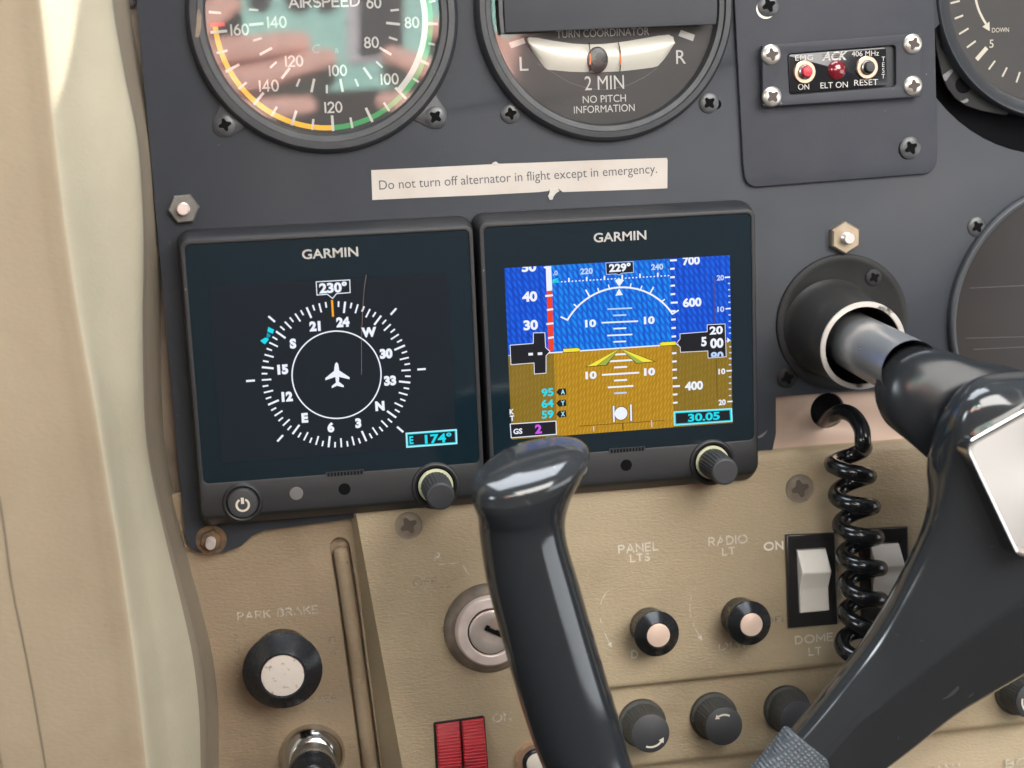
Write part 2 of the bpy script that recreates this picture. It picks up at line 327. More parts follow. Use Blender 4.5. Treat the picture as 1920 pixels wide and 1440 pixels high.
# ------------------------------------------------------------------ mesh building (all in millimetres)
def catmull(P, n, closed=False):
    out = []; N = len(P)
    rng = range(N if closed else N-1)
    for i in rng:
        g = (lambda k: P[k % N]) if closed else (lambda k: P[max(0, min(N-1, k))])
        a, b, c, d = g(i-1), g(i), g(i+1), g(i+2)
        for j in range(n):
            t = j/n
            out.append(0.5*((2*b)+(c-a)*t+(2*a-5*b+4*c-d)*t*t+(3*b-a-3*c+d)*t*t*t))
    if not closed: out.append(P[-1].copy())
    return out
def chaikin(P, w=0.25, it=2):
    for _ in range(it):
        Q = []
        for i in range(len(P)):
            a, b = P[i], P[(i+1) % len(P)]
            Q += [a+(b-a)*w, a+(b-a)*(1-w)]
        P = Q
    return P
def roundpoly(pts, r, n=6):
    out = []; N = len(pts)
    for i in range(N):
        p = Vector(pts[i][:2]); a = Vector(pts[i-1][:2]); b = Vector(pts[(i+1) % N][:2])
        rr = pts[i][2] if len(pts[i]) > 2 else r
        u = (a-p); v = (b-p); lu, lv = u.length, v.length
        if rr <= 0 or lu < 1e-6 or lv < 1e-6: out.append((p.x, p.y)); continue
        u /= lu; v /= lv
        ang = math.acos(max(-1, min(1, u.dot(v))))
        if ang > PI-0.03: out.append((p.x, p.y)); continue
        d = min(rr/math.tan(ang/2), lu*0.49, lv*0.49); rr = d*math.tan(ang/2)
        c = p+(u+v).normalized()*(rr/math.sin(ang/2))
        s = p+u*d-c; e = p+v*d-c
        a0 = math.atan2(s.y, s.x); a1 = math.atan2(e.y, e.x)
        while a1-a0 > PI: a1 -= 2*PI
        while a1-a0 < -PI: a1 += 2*PI
        for k in range(n+1):
            q = a0+(a1-a0)*k/n
            out.append((c.x+rr*math.cos(q), c.y+rr*math.sin(q)))
    return out
def rect(x0, x1, z0, z1): return [(x0, z0), (x1, z0), (x1, z1), (x0, z1)]
def circ(cx, cz, r, n=48, a0=0.0): return [(cx+r*math.cos(a0+2*PI*i/n), cz+r*math.sin(a0+2*PI*i/n)) for i in range(n)]

class MB:
    def __init__(s): s.v = []; s.f = []; s.m = []; s.mats = []
    def mi(s, m):
        if m not in s.mats: s.mats.append(m)
        return s.mats.index(m)
    def add(s, vs, fs, m):
        b = len(s.v); k = s.mi(m)
        s.v += [Vector(v) for v in vs]
        for f in fs: s.f.append(tuple(b+i for i in f)); s.m.append(k)
    def poly(s, pts, h, m):                       # flat polygon facing the viewer at height h
        a = sum(pts[i-1][0]*pts[i][1]-pts[i][0]*pts[i-1][1] for i in range(len(pts)))
        if a < 0: pts = pts[::-1]
        s.add([(p[0], -h, p[1]) for p in pts], [tuple(range(len(pts)))], m)
    def ring2(s, outer, inner, h, m):             # flat ring between two outlines of equal length
        N = len(outer)
        s.add([(p[0], -h, p[1]) for p in outer]+[(p[0], -h, p[1]) for p in inner],
              [(i, (i+1) % N, N+(i+1) % N, N+i) for i in range(N)], m)
    def lathe(s, prof, m, n=48, c=(0, 0), mod=None, cap=True, axis=None, twist=0.0):
        rings = []
        for (r, h) in prof:
            ring = []
            for i in range(n):
                a = 2*PI*i/n
                rr = r if mod is None else mod(r, h, a+twist*h)
                ring.append(Vector((c[0]+rr*math.cos(a), -h, c[1]+rr*math.sin(a))))
            rings.append(ring)
        if axis is not None:
            rings = [[axis(v) for v in r] for r in rings]
        s.rings(rings, m, cap, cap)
    def rings(s, rings, m, cap0=False, cap1=False, closed=True):
        n = len(rings[0]); vs = [v for r in rings for v in r]; fs = []
        for k in range(len(rings)-1):
            for i in range(n if closed else n-1):
                j = (i+1) % n
                fs.append((k*n+i, k*n+j, (k+1)*n+j, (k+1)*n+i))
        if cap0: fs.append(tuple(range(n))[::-1])
        if cap1: fs.append(tuple((len(rings)-1)*n+i for i in range(n)))
        s.add(vs, fs, m)
    def tube(s, pts, r, m, n=12, caps=True):
        rings = []; prev = None
        for i, p in enumerate(pts):
            t = (pts[min(i+1, len(pts)-1)]-pts[max(i-1, 0)]).normalized()
            if prev is None:
                u = t.orthogonal().normalized()
            else:
                u = (prev-t*prev.dot(t)).normalized()
            prev = u; w = t.cross(u)
            rr = r(i/(len(pts)-1)) if callable(r) else r
            rings.append([p+u*(rr*math.cos(2*PI*k/n))+w*(rr*math.sin(2*PI*k/n)) for k in range(n)])
        s.rings(rings, m, caps, caps)
    def box(s, x0, x1, y0, y1, z0, z1, m):
        v = [(x, y, z) for x in (x0, x1) for y in (y0, y1) for z in (z0, z1)]
        s.add(v, [(0, 1, 3, 2), (4, 6, 7, 5), (0, 4, 5, 1), (2, 3, 7, 6), (0, 2, 6, 4), (1, 5, 7, 3)], m)
    def prism(s, out, h0, h1, m):                 # outline between heights h0 < h1
        n = len(out)
        s.rings([[Vector((p[0], -h0, p[1])) for p in out], [Vector((p[0], -h1, p[1])) for p in out]], m, True, True)
    def plate(s, out, h0, h1, m, holes=(), bevel=0.0, res=2):
        c = bpy.data.curves.new('t', 'CURVE'); c.dimensions = '2D'; c.fill_mode = 'BOTH'
        c.extrude = max(0.0, (h1-h0)/2-bevel); c.bevel_depth = bevel; c.bevel_resolution = res; c.offset = -bevel
        for o in [out]+list(holes):
            sp = c.splines.new('POLY'); sp.points.add(len(o)-1); sp.use_cyclic_u = True
            for i, q in enumerate(o): sp.points[i].co = (q[0], q[1], 0, 1)
        s.curve(c, (h0+h1)/2, m)
    def curve(s, c, h, m, tf=None):
        ob = bpy.data.objects.new('t', c); sc.collection.objects.link(ob)
        dg = bpy.context.evaluated_depsgraph_get(); dg.update()
        me = ob.evaluated_get(dg).to_mesh()
        vs = [Vector((v.co.x, -h-v.co.z, v.co.y)) for v in me.vertices]
        if tf: vs = [tf(v) for v in vs]
        s.add(vs, [tuple(q.vertices) for q in me.polygons], m)
        ob.evaluated_get(dg).to_mesh_clear()
        bpy.data.objects.remove(ob); bpy.data.curves.remove(c)
    def text(s, txt, cx, cz, cap, h, m, width=None, bold=0.0, shear=0.0, rot=0.0, space=1.0, clip=None, anchor='c'):
        c = bpy.data.curves.new('t', 'FONT'); c.body = txt; c.size = 1.0; c.align_x = 'LEFT'; c.offset = bold; c.shear = shear
        c.space_character = space; c.resolution_u = 4; c.fill_mode = 'FRONT'
        tmp = MB(); tmp.curve(c, 0, m)
        if not tmp.v: return
        xs = [v.x for v in tmp.v]; zs = [v.z for v in tmp.v]
        x0, x1 = min(xs), max(xs); k = cap/0.70
        kx = (width/(x1-x0)) if width else k
        ca, sa = math.cos(rot), math.sin(rot); vs = []
        for v in tmp.v:
            x = (v.x-(x0+x1)/2)*kx; z = (v.z-0.35)*k
            if anchor == 'l': x += (x1-x0)/2*kx
            vs.append(Vector((cx+x*ca-z*sa, -h, cz+x*sa+z*ca)))
        if clip is None: s.add(vs, tmp.f, m); return
        bm = bmesh.new(); bv = [bm.verts.new(v) for v in vs]
        for f in tmp.f:
            try: bm.faces.new([bv[i] for i in f])
            except ValueError: pass
        for (co, no) in clip:
            bmesh.ops.bisect_plane(bm, geom=bm.verts[:]+bm.edges[:]+bm.faces[:], plane_co=co, plane_no=no, clear_outer=True)
        bm.verts.index_update()
        s.add([v.co.copy() for v in bm.verts], [tuple(v.index for v in f.verts) for f in bm.faces], m); bm.free()
    def stroke(s, pts, w, h, m, taper=False):     # flat ribbon along a polyline
        P = [Vector(p) for p in pts]; n = len(P); l = []; r = []
        for i in range(n):
            a = (P[i]-P[i-1]).normalized() if i else (P[1]-P[0]).normalized()
            b = (P[i+1]-P[i]).normalized() if i < n-1 else a
            t = (a+b)
            t = t.normalized() if t.length > 1e-6 else a
            nn = Vector((-t.y, t.x)); cs = max(0.45, nn.dot(Vector((-a.y, a.x))))
            ww = w*0.5/cs
            q = P[i]
            if i == 0: q = q-a*w*0.3
            if i == n-1: q = q+a*w*0.3
            l.append(q+nn*ww); r.append(q-nn*ww)
        s.add([(q.x, -h, q.y) for q in l]+[(q.x, -h, q.y) for q in r], [(n+i, n+i+1, i+1, i) for i in range(n-1)], m)
    def build(s, name, parent=None, smooth=35, mw=None):
        me = bpy.data.meshes.new(name)
        bm = bmesh.new(); bv = [bm.verts.new(v*MM) for v in s.v]
        for f, k in zip(s.f, s.m):
            if len(set(f)) < 3: continue
            try:
                q = bm.faces.new([bv[i] for i in f]); q.material_index = k; q.smooth = True
            except ValueError: pass
        bm.to_mesh(me); bm.free()
        for m in s.mats: me.materials.append(MATS[m])
        if smooth is not None: me.set_sharp_from_angle(angle=math.radians(smooth))
        o = bpy.data.objects.new(name, me); sc.collection.objects.link(o)
        if parent is not None: o.parent = parent
        return o
    def solid(s, name, parent=None, smooth=35):   # closed shapes: make the normals agree first
        me_o = s.build(name, parent, None); me = me_o.data
        bm = bmesh.new(); bm.from_mesh(me)
        bmesh.ops.remove_doubles(bm, verts=bm.verts, dist=1e-7)
        bmesh.ops.recalc_face_normals(bm, faces=bm.faces); bm.to_mesh(me); bm.free()
        me.set_sharp_from_angle(angle=math.radians(smooth))
        return me_o

# engraved single-stroke alphabet
def arc(cx, cy, rx, ry, a0, a1, n=10):
    return [(cx+rx*math.cos(math.radians(a0+(a1-a0)*i/n)), cy+ry*math.sin(math.radians(a0+(a1-a0)*i/n))) for i in range(n+1)]
GL = {
 'A': (.72, [[(0, 0), (.36, 1), (.72, 0)], [(.13, .34), (.59, .34)]]),
 'B': (.58, [[(0, 0), (0, 1), (.3, 1)]+arc(.3, .76, .25, .24, 90, -90)+[(0, .52)], [(.3, .52)]+arc(.3, .26, .28, .26, 90, -90)+[(0, 0)]]),
 'C': (.74, [arc(.45, .5, .45, .5, 48, 312, 16)]),
 'D': (.66, [[(0, 0), (0, 1), (.2, 1)]+arc(.2, .5, .46, .5, 90, -90, 12)+[(0, 0)]]),
 'E': (.52, [[(.52, 1), (0, 1), (0, 0), (.52, 0)], [(0, .52), (.45, .52)]]),
 'F': (.5, [[(.5, 1), (0, 1), (0, 0)], [(0, .52), (.42, .52)]]),
 'G': (.78, [arc(.45, .5, .45, .5, 48, 360, 18)+[(.5, .5)]]),
 'I': (.0, [[(0, 0), (0, 1)]]),
 'K': (.6, [[(0, 0), (0, 1)], [(.58, 1), (.02, .42)], [(.2, .6), (.62, 0)]]),
 'L': (.48, [[(0, 1), (0, 0), (.48, 0)]]),
 'M': (.8, [[(0, 0), (0, 1), (.4, .25), (.8, 1), (.8, 0)]]),
 'N': (.66, [[(0, 0), (0, 1), (.66, 0), (.66, 1)]]),
 'O': (.9, [arc(.45, .5, .45, .5, 90, 450, 22)]),
 'P': (.54, [[(0, 0), (0, 1), (.3, 1)]+arc(.3, .74, .24, .26, 90, -90)+[(0, .48)]]),
 'R': (.58, [[(0, 0), (0, 1), (.3, 1)]+arc(.3, .74, .25, .26, 90, -90)+[(0, .48)], [(.28, .48), (.58, 0)]]),
 'S': (.54, [arc(.27, .75, .25, .25, 40, 270, 9)+arc(.27, .25, .27, .25, 90, -145, 9)]),
 'T': (.6, [[(0, 1), (.6, 1)], [(.3, 1), (.3, 0)]]),
 'U': (.6, [[(0, 1), (0, .3)]+arc(.3, .3, .3, .3, 180, 360)+[(.6, 1)]]),
 'V': (.66, [[(0, 1), (.33, 0), (.66, 1)]]),
 'Y': (.6, [[(0, 1), (.3, .5), (.6, 1)], [(.3, .5), (.3, 0)]]),
 '0': (.58, [arc(.29, .5, .29, .5, 90, 450, 20)]),
 '1': (.12, [[(.06, 0), (.06, 1)]]),
 '2': (.56, [arc(.28, .72, .27, .28, 165, -35, 10)+[(0, 0), (.56, 0)]]),
 '4': (.62, [[(.46, 0), (.46, 1), (0, .3), (.62, .3)]]),
 '5': (.54, [[(.5, 1), (.08, 1), (.04, .58)]+arc(.26, .32, .28, .32, 125, -140, 12)]),
 '6': (.56, [arc(.28, .31, .28, .31, 110, 470, 18), [(.03, .42), (.16, .75), (.42, 1)]]),
 '8': (.54, [arc(.27, .76, .23, .24, 90, 450, 16), arc(.27, .26, .27, .26, 90, 450, 16)]),
}
def strokes(mb, txt, cx, cz, cap, h, m, wt, gap=.28, width=None, rot=0.0):
    x = 0; segs = []
    for ch in txt:
        if ch == ' ': x += .55; continue
        w, pl = GL[ch]
        for q in pl: segs.append([(x+a, b) for a, b in q])
        x += w+gap
    tot = x-gap; k = cap; kx = width/tot if width else cap
    ca, sa = math.cos(rot), math.sin(rot)
    for i, q in enumerate(segs):
        pts = []
        for a, b in q:
            u = (a-tot/2)*kx; v = (b-.5)*k
            pts.append((cx+u*ca-v*sa, cz+u*sa+v*ca))
        mb.stroke(pts, wt, h+0.006*(i % 3), m)

# ------------------------------------------------------------------ things
class Thing:
    def __init__(s, name, label, cat, px, py, h=0.0, frame=PA, group=None):
        s.f = frame; s.h = h; s.o = frame.hit(px, py, h)
        s.e = bpy.data.objects.new(name, None); sc.collection.objects.link(s.e)
        s.e.empty_display_size = 0.005
        s.e.matrix_world = Matrix.Translation(s.o*MM) @ frame.R.to_4x4()
        s.e['label'] = label; s.e['category'] = cat
        if group: s.e['group'] = group
    def p(s, px, py, h=0.0):                     # photo point at height h above the frame -> local (x, z)
        q = s.f.R.transposed() @ (s.f.hit(px, py, h)-s.o); return (q.x, q.z)
    def p3(s, px, py, h):                        # photo point at height h above the panel -> local xyz
        return s.f.R.transposed() @ (W3(px, py, h)-s.o)
    def pts(s, L_, h=0.0): return [s.p(a, b, h) for a, b in L_]
    def mm(s, px, py, r, h=0.0):                 # a pixel length near a point -> millimetres
        a = Vector(s.p(px, py, h)); b = Vector(s.p(px+r, py, h)); return (b-a).length
def tag(o, label, cat, group=None, kind=None):
    o['label'] = label; o['category'] = cat
    if group: o['group'] = group
    if kind: o['kind'] = kind

def screw_mesh(mb, c, r, h, m, slot, rot=0.3, dome=0.26, flat=False):
    if flat: prof = [(r, h), (r*0.97, h+0.12), (r*0.5, h+0.2), (0.01, h+0.2)]
    else: prof = [(r, h), (r, h+r*0.10), (r*0.93, h+r*dome*0.55), (r*0.7, h+r*dome*0.87), (r*0.4, h+r*dome*0.98), (0.01, h+r*dome)]
    mb.lathe(prof, m, 28, c, cap=False)
    top = (h+0.2 if flat else h+r*dome)+0.015
    a, b = r*0.62, r*0.17
    cr = [(a, b*.7), (b*1.5, b*1.5), (b*.7, a), (-b*.7, a), (-b*1.5, b*1.5), (-a, b*.7), (-a, -b*.7), (-b*1.5, -b*1.5), (-b*.7, -a), (b*.7, -a), (b*1.5, -b*1.5), (a, -b*.7)]
    ca, sa = math.cos(rot), math.sin(rot)
    cr = [(c[0]+x*ca-z*sa, c[1]+x*sa+z*ca) for x, z in cr]
    mb.poly(cr, top, slot)
def screw(t, px, py, rpx, h, m='screw_dark', slot='screw_slot', rot=0.3, flat=False, dome=0.26, name='screw', label=None):
    mb = MB(); screw_mesh(mb, t.p(px, py, h), t.mm(px, py, rpx, h), h, m, slot, rot, dome, flat)
    o = mb.build(name, t.e)
    if label: o['label'] = label
    return o

# ================================================================== setting: panels and trim
# ---- dark instrument panel
T = Thing('instrument_panel', 'dark grey painted instrument panel sheet holding the gauges and displays', 'panel', 960, 400, 0)
mb = MB()
out = T.pts([(252, -60), (257, 12), (283, 300), (333.5, 860), (341, 936), (347, 1007), (356, 1027), (373, 1037), (423, 1035), (452, 1024), (472, 1005), (497, 994),
             (640, 975), (900, 940), (1405, 893), (1423, 882), (1436, 869), (1449, 842), (1455, 814), (1455, 744), (1594, 734), (1760, 725), (2080, 708), (2110, -60)])
vc = T.p(1985, -25); vr = T.mm(1900, 100, 284)
hole = []
for i in range(64):
    a = 2*PI*i/64; hole.append((vc[0]+vr*math.cos(a), vc[1]+vr*math.sin(a)))
zc = T.p(1755, 57)[1]; ztop = T.p(2000, -58)[1]
ear = T.pts([(1748, 57), (1757, 50), (1765, 41), (1768, 25), (1766, -20)])
right = [q for q in hole if q[1] < zc and q[1] < ztop]
right.sort(key=lambda q: math.atan2(q[1]-vc[1], q[0]-vc[0]) % (2*PI))
hl = right+[(vc[0]+vr, T.p(2050, -45)[1]), (ear[-1][0], T.p(1900, -45)[1])][:2]
hl = [q for q in right]+[(vc[0]+vr*0.98, T.p(2080, -52)[1])]+[(ear[-1][0], T.p(1766, -52)[1])]+ear[::-1]
mb.plate(out, -1.6, 0, 'panel_paint', [], 0.12, 1) if False else None
xr = T.p(2090, 300)[0]
out2 = [q for q in out]
mb.plate(out2, -1.6, 0.0, 'panel_paint', [hl], 0.1, 1)
mb.solid('panel_sheet', T.e)
# back of the cut-out
mb = MB(); mb.poly(rect(vc[0]-vr-4, vc[0]+vr, vc[1]-vr-4, vc[1]+vr), -9.0, 'deep_black'); mb.build('cutout_backing', T.e)
def hexnut(T, px, py, rpx, h, m, thick, stub_px, stub_r, stub_h, washer=None, rot=0.15, stubm='stud', label=None):
    mb = MB(); c = T.p(px, py, h); r = T.mm(px, py, rpx, h)
    if washer: mb.lathe([(r*washer, h), (r*washer, h+0.4), (r*0.5, h+0.45)], m, 32, c, cap=False)
    hx = [(c[0]+r*math.cos(rot+PI/3*i), c[1]+r*math.sin(rot+PI/3*i)) for i in range(6)]
    hi = [(c[0]+r*.9*math.cos(rot+PI/3*i), c[1]+r*.9*math.sin(rot+PI/3*i)) for i in range(6)]
    h0 = h+0.03
    mb.rings([[Vector((a, -h0, b)) for a, b in hx], [Vector((a, -(h0+thick*.8), b)) for a, b in hx], [Vector((a, -(h0+thick), b)) for a, b in hi]], m, True, True)
    o = mb.solid('hex_nut', T.e, 20)
    mb = MB(); prof = [(stub_r, h)]
    k = 5
    for i in range(k):
        y = h+thick+(stub_h-thick-0.5)*i/k
        prof += [(stub_r, y), (stub_r*0.88, y+0.2)]
    prof += [(stub_r*0.96, h+stub_h-0.25), (stub_r*0.85, h+stub_h), (0.01, h+stub_h)]
    mb.lathe(prof, stubm, 20, c, cap=False); s = mb.build('threaded_stud', o)
    if label: o['label'] = label
    return o
hexnut(T, 345, 391, 30, 0, 'dull_nut', 2.2, None, 1.9, 5.0, rot=0.05, label='dull grey hex nut')
hexnut(T, 1580, 445, 29, 0, 'brass', 3.0, None, 1.9, 6.0, rot=0.5, label='brass hex nut')
hexnut(T, 396, 1012, 22, 0, 'rusty', 1.6, None, 1.55, 6.5, washer=1.32, rot=0.3, label='rusty hex nut')
PANEL = T
# paint chip on the lower right corner of the sheet
mb = MB(); mb.poly(T.pts([(1419, 820), (1428, 814), (1437, 808), (1440, 804), (1436, 812), (1431, 818), (1424, 822)]), 0.03, 'mark_grey')
mb.build('paint_chip', T.e)

# ---- strip of bare aluminium under the sheet
T = Thing('aluminium_strip', 'bare scuffed aluminium strip with a round hole under the dark panel', 'metal strip', 1550, 800, -2)
mb = MB(); hc = T.p(1556, 772, -2); hr = T.mm(1556, 772, 32, -2)
mb.plate(T.pts([(1340, 700), (2090, 690), (2090, 870), (1340, 905)], -2), -3.2, -2.0, 'aluminium', [circ(hc[0], hc[1], hr, 40)], 0.15, 1)
mb.solid('strip', T.e)
mb = MB(); mb.lathe([(hr+.02, -2.0), (hr+.02, -4.5)], 'steel', 40, hc, cap=False); mb.build('hole_rim', T.e)
mb = MB(); mb.poly(circ(hc[0], hc[1], hr+6, 32), -9, 'deep_black'); mb.build('hole_backing', T.e)

# ---- post strip left of the dark panel
T = Thing('door_post_strip', 'narrow tan vinyl strip with dark grime between door trim and dark panel', 'trim strip', 290, 400, -4)
mb = MB(); mb.plate(T.pts([(150, -60), (420, -60), (420, 1010), (190, 1010)], -4), -7, -4, 'post_vinyl', [], 0.3)
mb.solid('strip', T.e)
mb = MB(); mb.plate(roundpoly(T.pts([(195, -40), (258, -40), (253, 4), (249, 12), (196, 6)], -3), 0.6), -4, -2.6, 'black_plastic', [], 0.2)
mb.solid('corner_bracket', T.e)

# ---- left lower panel
T = Thing('left_lower_panel', 'grained tan vinyl sub-panel with a raised bead around the parking brake knob', 'panel', 520, 1200, 0, PC)
mb = MB()
ba = catmull([Vector((*T.p(a, b), 0)) for a, b in ((637, 1026), (652, 1120), (668, 1240), (682, 1340), (700, 1480))], 6)
lft = []; rgt = []
for k_, q_ in enumerate(ba):
    t_ = (ba[min(k_+1, len(ba)-1)]-ba[max(k_-1, 0)]).normalized(); n_ = Vector((-t_.y, t_.x, 0)); lft.append(q_+n_*3.1); rgt.append(q_-n_*3.1)
t_ = (ba[0]-ba[1]).normalized(); n_ = Vector((-t_.y, t_.x, 0))
capq = [ba[0]+n_*3.1*math.cos(a_)+t_*3.1*math.sin(a_) for a_ in [PI*k_/8 for k_ in range(9)]]
slot_ = [(q_.x, q_.y) for q_ in (rgt[::-1]+capq[1:-1][::1]+lft if (rgt[0]-capq[0]).length < (lft[0]-capq[0]).length else rgt[::-1]+capq[1:-1][::-1]+lft)]
mb.poly(rect(min(q_[0] for q_ in slot_)-1, max(q_[0] for q_ in slot_)+1, min(q_[1] for q_ in slot_)-1, max(q_[1] for q_ in slot_)+1), -2.9, 'tan_vinyl_dull')
mb.plate(roundpoly(T.pts([(308, 926), (760, 905), (810, 1560), (420, 1560), (345, 1140), (316, 985)]), 4.0), -2.6, 0, 'tan_vinyl_dull', [slot_], 0.4)
mb.solid('panel_face', T.e)
mb = MB()
c = [Vector((*T.p(a, b),)) for a, b in ((637, 1026), (652, 1120), (668, 1240), (682, 1340), (700, 1480))]
pts = catmull([Vector((q[0], 0.25, q[1])) for q in c], 10)
mb.tube(pts, lambda t: 2.35*min(1.0, 0.35+t*22), 'tan_vinyl_dull', 16); mb.solid('raised_bead', T.e)
def legl(txt, px, py, cap, m, wt, width=None):
    mb = MB(); strokes(mb, txt, *T.p(px, py), cap, 0.04, m, wt, width=width); mb.build('lettering', T.e)
legl('PARK BRAKE', 521, 1149, T.mm(521, 1149, 14), 'legend_faint', 0.42, T.mm(521, 1149, 148))
legl('O', 623, 1200, 2.2, 'legend_ghost', .35); legl('N', 624, 1221, 2.0, 'legend_ghost', .35)
for i, ch in enumerate('PULL'): legl(ch, 443+i*1.2, 1196+i*22, 2.0, 'legend_ghost', .3)
legl('PRIMER', 590, 1312, 2.0, 'legend_ghost', .3, 15)
LEFTP = T

# ---- right lower cover: upper flat, a step in, channel for the knobs, another step
T = Thing('lower_cover_panel', 'grained tan vinyl cover panel leaning outwards with switches and worn legends', 'panel', 1100, 1000, 0, PB)
COVER = T
mb = MB()
zt = 0.0
def zz(px, py): return T.p(px, py)[1]
z_top, z_c1, z_c2, z_bot = zz(1100, 893), zz(1350, 1270), zz(1350, 1424), zz(1350, 1640)
prof = [(z_top+3.2, -7.0), (z_top+3.4, -2.2), (z_top+2.6, -0.9), (z_top+1.6, -0.25), (z_top, 0.0)]          # (z, h): rolled top edge
N = 12
for i in range(1, N+1): prof.append((z_top+(z_c1+1.6-z_top)*i/N, 0.0))
prof += [(z_c1+0.7, -0.12), (z_c1+0.1, -0.6), (z_c1-0.35, -1.6), (z_c1-0.8, -2.7), (z_c1-1.4, -3.2), (z_c1-2.4, -3.4)]
for i in range(1, 7): prof.append((z_c1-2.4+(z_c2+1.6-(z_c1-2.4))*i/6, -3.4+1.2*i/6))
prof += [(z_c2+0.6, -2.4), (z_c2-0.2, -3.2), (z_c2-1.0, -4.6), (z_c2-2.2, -5.6), (z_c2-3.8, -5.8), (z_c2-8, -4.6), (z_bot, -3.0)]
# the left wall of the cover slopes away: a row of rings across x
def wall(z, h):
    f = (z_top-z)/(z_top-zz(700, 1440))
    return f
def xl(z):                                         # where the face ends on the left, by height
    return T.p(664, 975)[0]+(T.p(755, 1440)[0]-T.p(664, 975)[0])*max(0, (z_top-z)/(z_top-zz(755, 1440)))
def xe(z): return T.p(660, 975)[0]+(T.p(714, 1440, -15)[0]-T.p(660, 975)[0])*max(0, (z_top-z)/(z_top-zz(755, 1440)))
X1 = T.p(2150, 1100)[0]
XS0, XS1 = T.p(1030, 1290)[0], T.p(1075, 1290)[0]
rings = []
for z, h in prof:
    if z > z_c1+1: pass
    f = max(0.0, (z_top-z)/95.0)
    a, bx = xl(z), xe(z); hs = h if z > z_c1+1 else 0.0
    hb = -4.5-11.5*f
    row = [Vector((bx-0.3, -(hb-1), z)), Vector((bx, -hb, z)), Vector((bx+(a-bx)*.45, -(hs+(hb-hs)*.62), z)), Vector((bx+(a-bx)*.8, -(hs+(hb-hs)*.22), z)),
           Vector((a, -(hs-0.12), z)), Vector((a+1.6, -hs, z))]
    for k in range(1, 41):
        x = a+1.6+(X1-a-1.6)*k/40
        g = max(0.0, min(1.0, (x-XS0)/(XS1-XS0))); g = g*g*(3-2*g)
        row.append(Vector((x, -(h if h > -.5 and z > z_c1+1 else (h*g+(-0.0)*(1-g))), z)))
    rings.append(row)
mb.rings(rings, 'tan_vinyl', closed=False)
back = [r[-1].copy() for r in rings]
mb.build('cover_face', T.e, 50)
mb = MB()
rot = 0.0
def leg(txt, px, py, cap, w=None, m='legend', wt=0.46, h=0.05):
    mb = MB()
    strokes(mb, txt, *T.p(px, py, h), T.mm(px, py, cap), h, m, wt, width=T.mm(px, py, w) if w else None, rot=0.0)
    mb.build('lettering', T.e)
leg('PANEL', 1197, 1027, 14, 73); leg('LTS', 1200, 1045.5, 12.5, 35)
leg('RADIO', 1365, 1013, 14, 71); leg('LT', 1366, 1033.5, 12.5, 22)
leg('ON', 1450.5, 1023.5, 13, 34, 'legend_clear', wt=0.6); leg('OFF', 1455, 1162, 11, 40, 'legend_ghost')
leg('DOME', 1526.5, 1197, 13, 69); leg('LT', 1528, 1221, 12.5, 22)
leg('D', 1190, 1226.5, 13, 10.5); leg('DIM', 1372, 1210, 13, 46, 'legend_faint')
leg('R', 820, 1044, 14, 9, 'legend_faint'); leg('OFF', 797, 1091, 14, 44, 'legend_ghost')
leg('ON', 941, 1345, 14, 33, 'legend_faint'); leg('BCN', 1917, 1429, 13, 60, 'legend_faint', h=-3.0); leg('NAV', 1774, 1441, 13, 52, 'legend_faint', h=-3.2)
mb = MB(); mb.stroke(T.pts([(823, 1058), (865, 1055.5), (880, 1079)], .05), 0.35, 0.05, 'legend_faint')
mb.build('legend_line', T.e); mb = MB()
mb.stroke(T.pts([(772, 1105), (843, 1101)], .05), 0.3, 0.05, 'legend_ghost'); mb.build('legend_line', T.e)
for (a, b_, c_) in (((1141, 1107), (1124.5, 1149), (1144, 1208)), ((1310, 1093.5), (1293.5, 1142), (1313, 1195))):
    mb = MB(); A, B, C_ = [Vector(T.p(*q)) for q in (a, b_, c_)]
    ctrl = 2*B-(A+C_)/2
    q = [A*(1-t)**2+ctrl*2*t*(1-t)+C_*t*t for t in [i/14 for i in range(15)]]
    mb.stroke([(v.x, v.y) for v in q], 0.28, 0.05, 'legend_faint')
    d = (q[-1]-q[-3]).normalized(); nn = Vector((-d.y, d.x))
    mb.poly([tuple(q[-1]+d*1.3), tuple(q[-1]-d*.5+nn*.75), tuple(q[-1]-d*.5-nn*.75)], 0.06, 'legend'); mb.build('turn_arrow', T.e)
screw(T, 766, 985, 26, 0.0, 'screw_tan', 'slot_tan', 0.45, dome=0.14)
screw(T, 1499, 915.5, 26, 0.0, 'screw_tan', 'slot_tan', 0.25, dome=0.14)

# ---- padded door post trim on the left
T = Thing('door_post_trim', 'large padded cream vinyl door post trim with a soft fold down its length', 'trim', 200, 700, 20)
rails = [  # (px, h) at photo heights y
  # back edge, turn, face, fold crest, valley, flat cloth side, gap
 ]
ys = [-120, 0, 130, 260, 400, 500, 600, 780, 880, 1010, 1130, 1230, 1330, 1440, 1600]
edge = [212, 216, 237, 262, 273, 276, 275, 279, 291, 322, 354, 378, 389, 390, 392]
shade = [206, 205, 226, 252, 262, 262, 260, 264, 275, 300, 326, 345, 358, 364, 368]
fold = [60, 78, 92, 106, 122, 136, 152, 184, 200, 222, 240, 254, 266, 278, 296]
rings = []
def trimrow(i):
    y = ys[i]; e_, s_, f_ = edge[i], shade[i], fold[i]
    P_ = [W3(e_+26, y, -6), W3(e_, y, 8), W3(e_-4, y, 14), W3(s_, y, 22), W3(s_*.7+f_*.3, y, 29), W3(f_+(s_-f_)*.46, y, 34.0), W3(f_+(s_-f_)*.24, y, 40.0), W3(f_+(s_-f_)*.09, y, 44.6), W3(f_-4, y, 46.8), W3(f_-26, y, 47.0), W3(f_-64, y, 47.2), W3(f_-170, y, 50), W3(f_-420, y, 60)]
    return P_
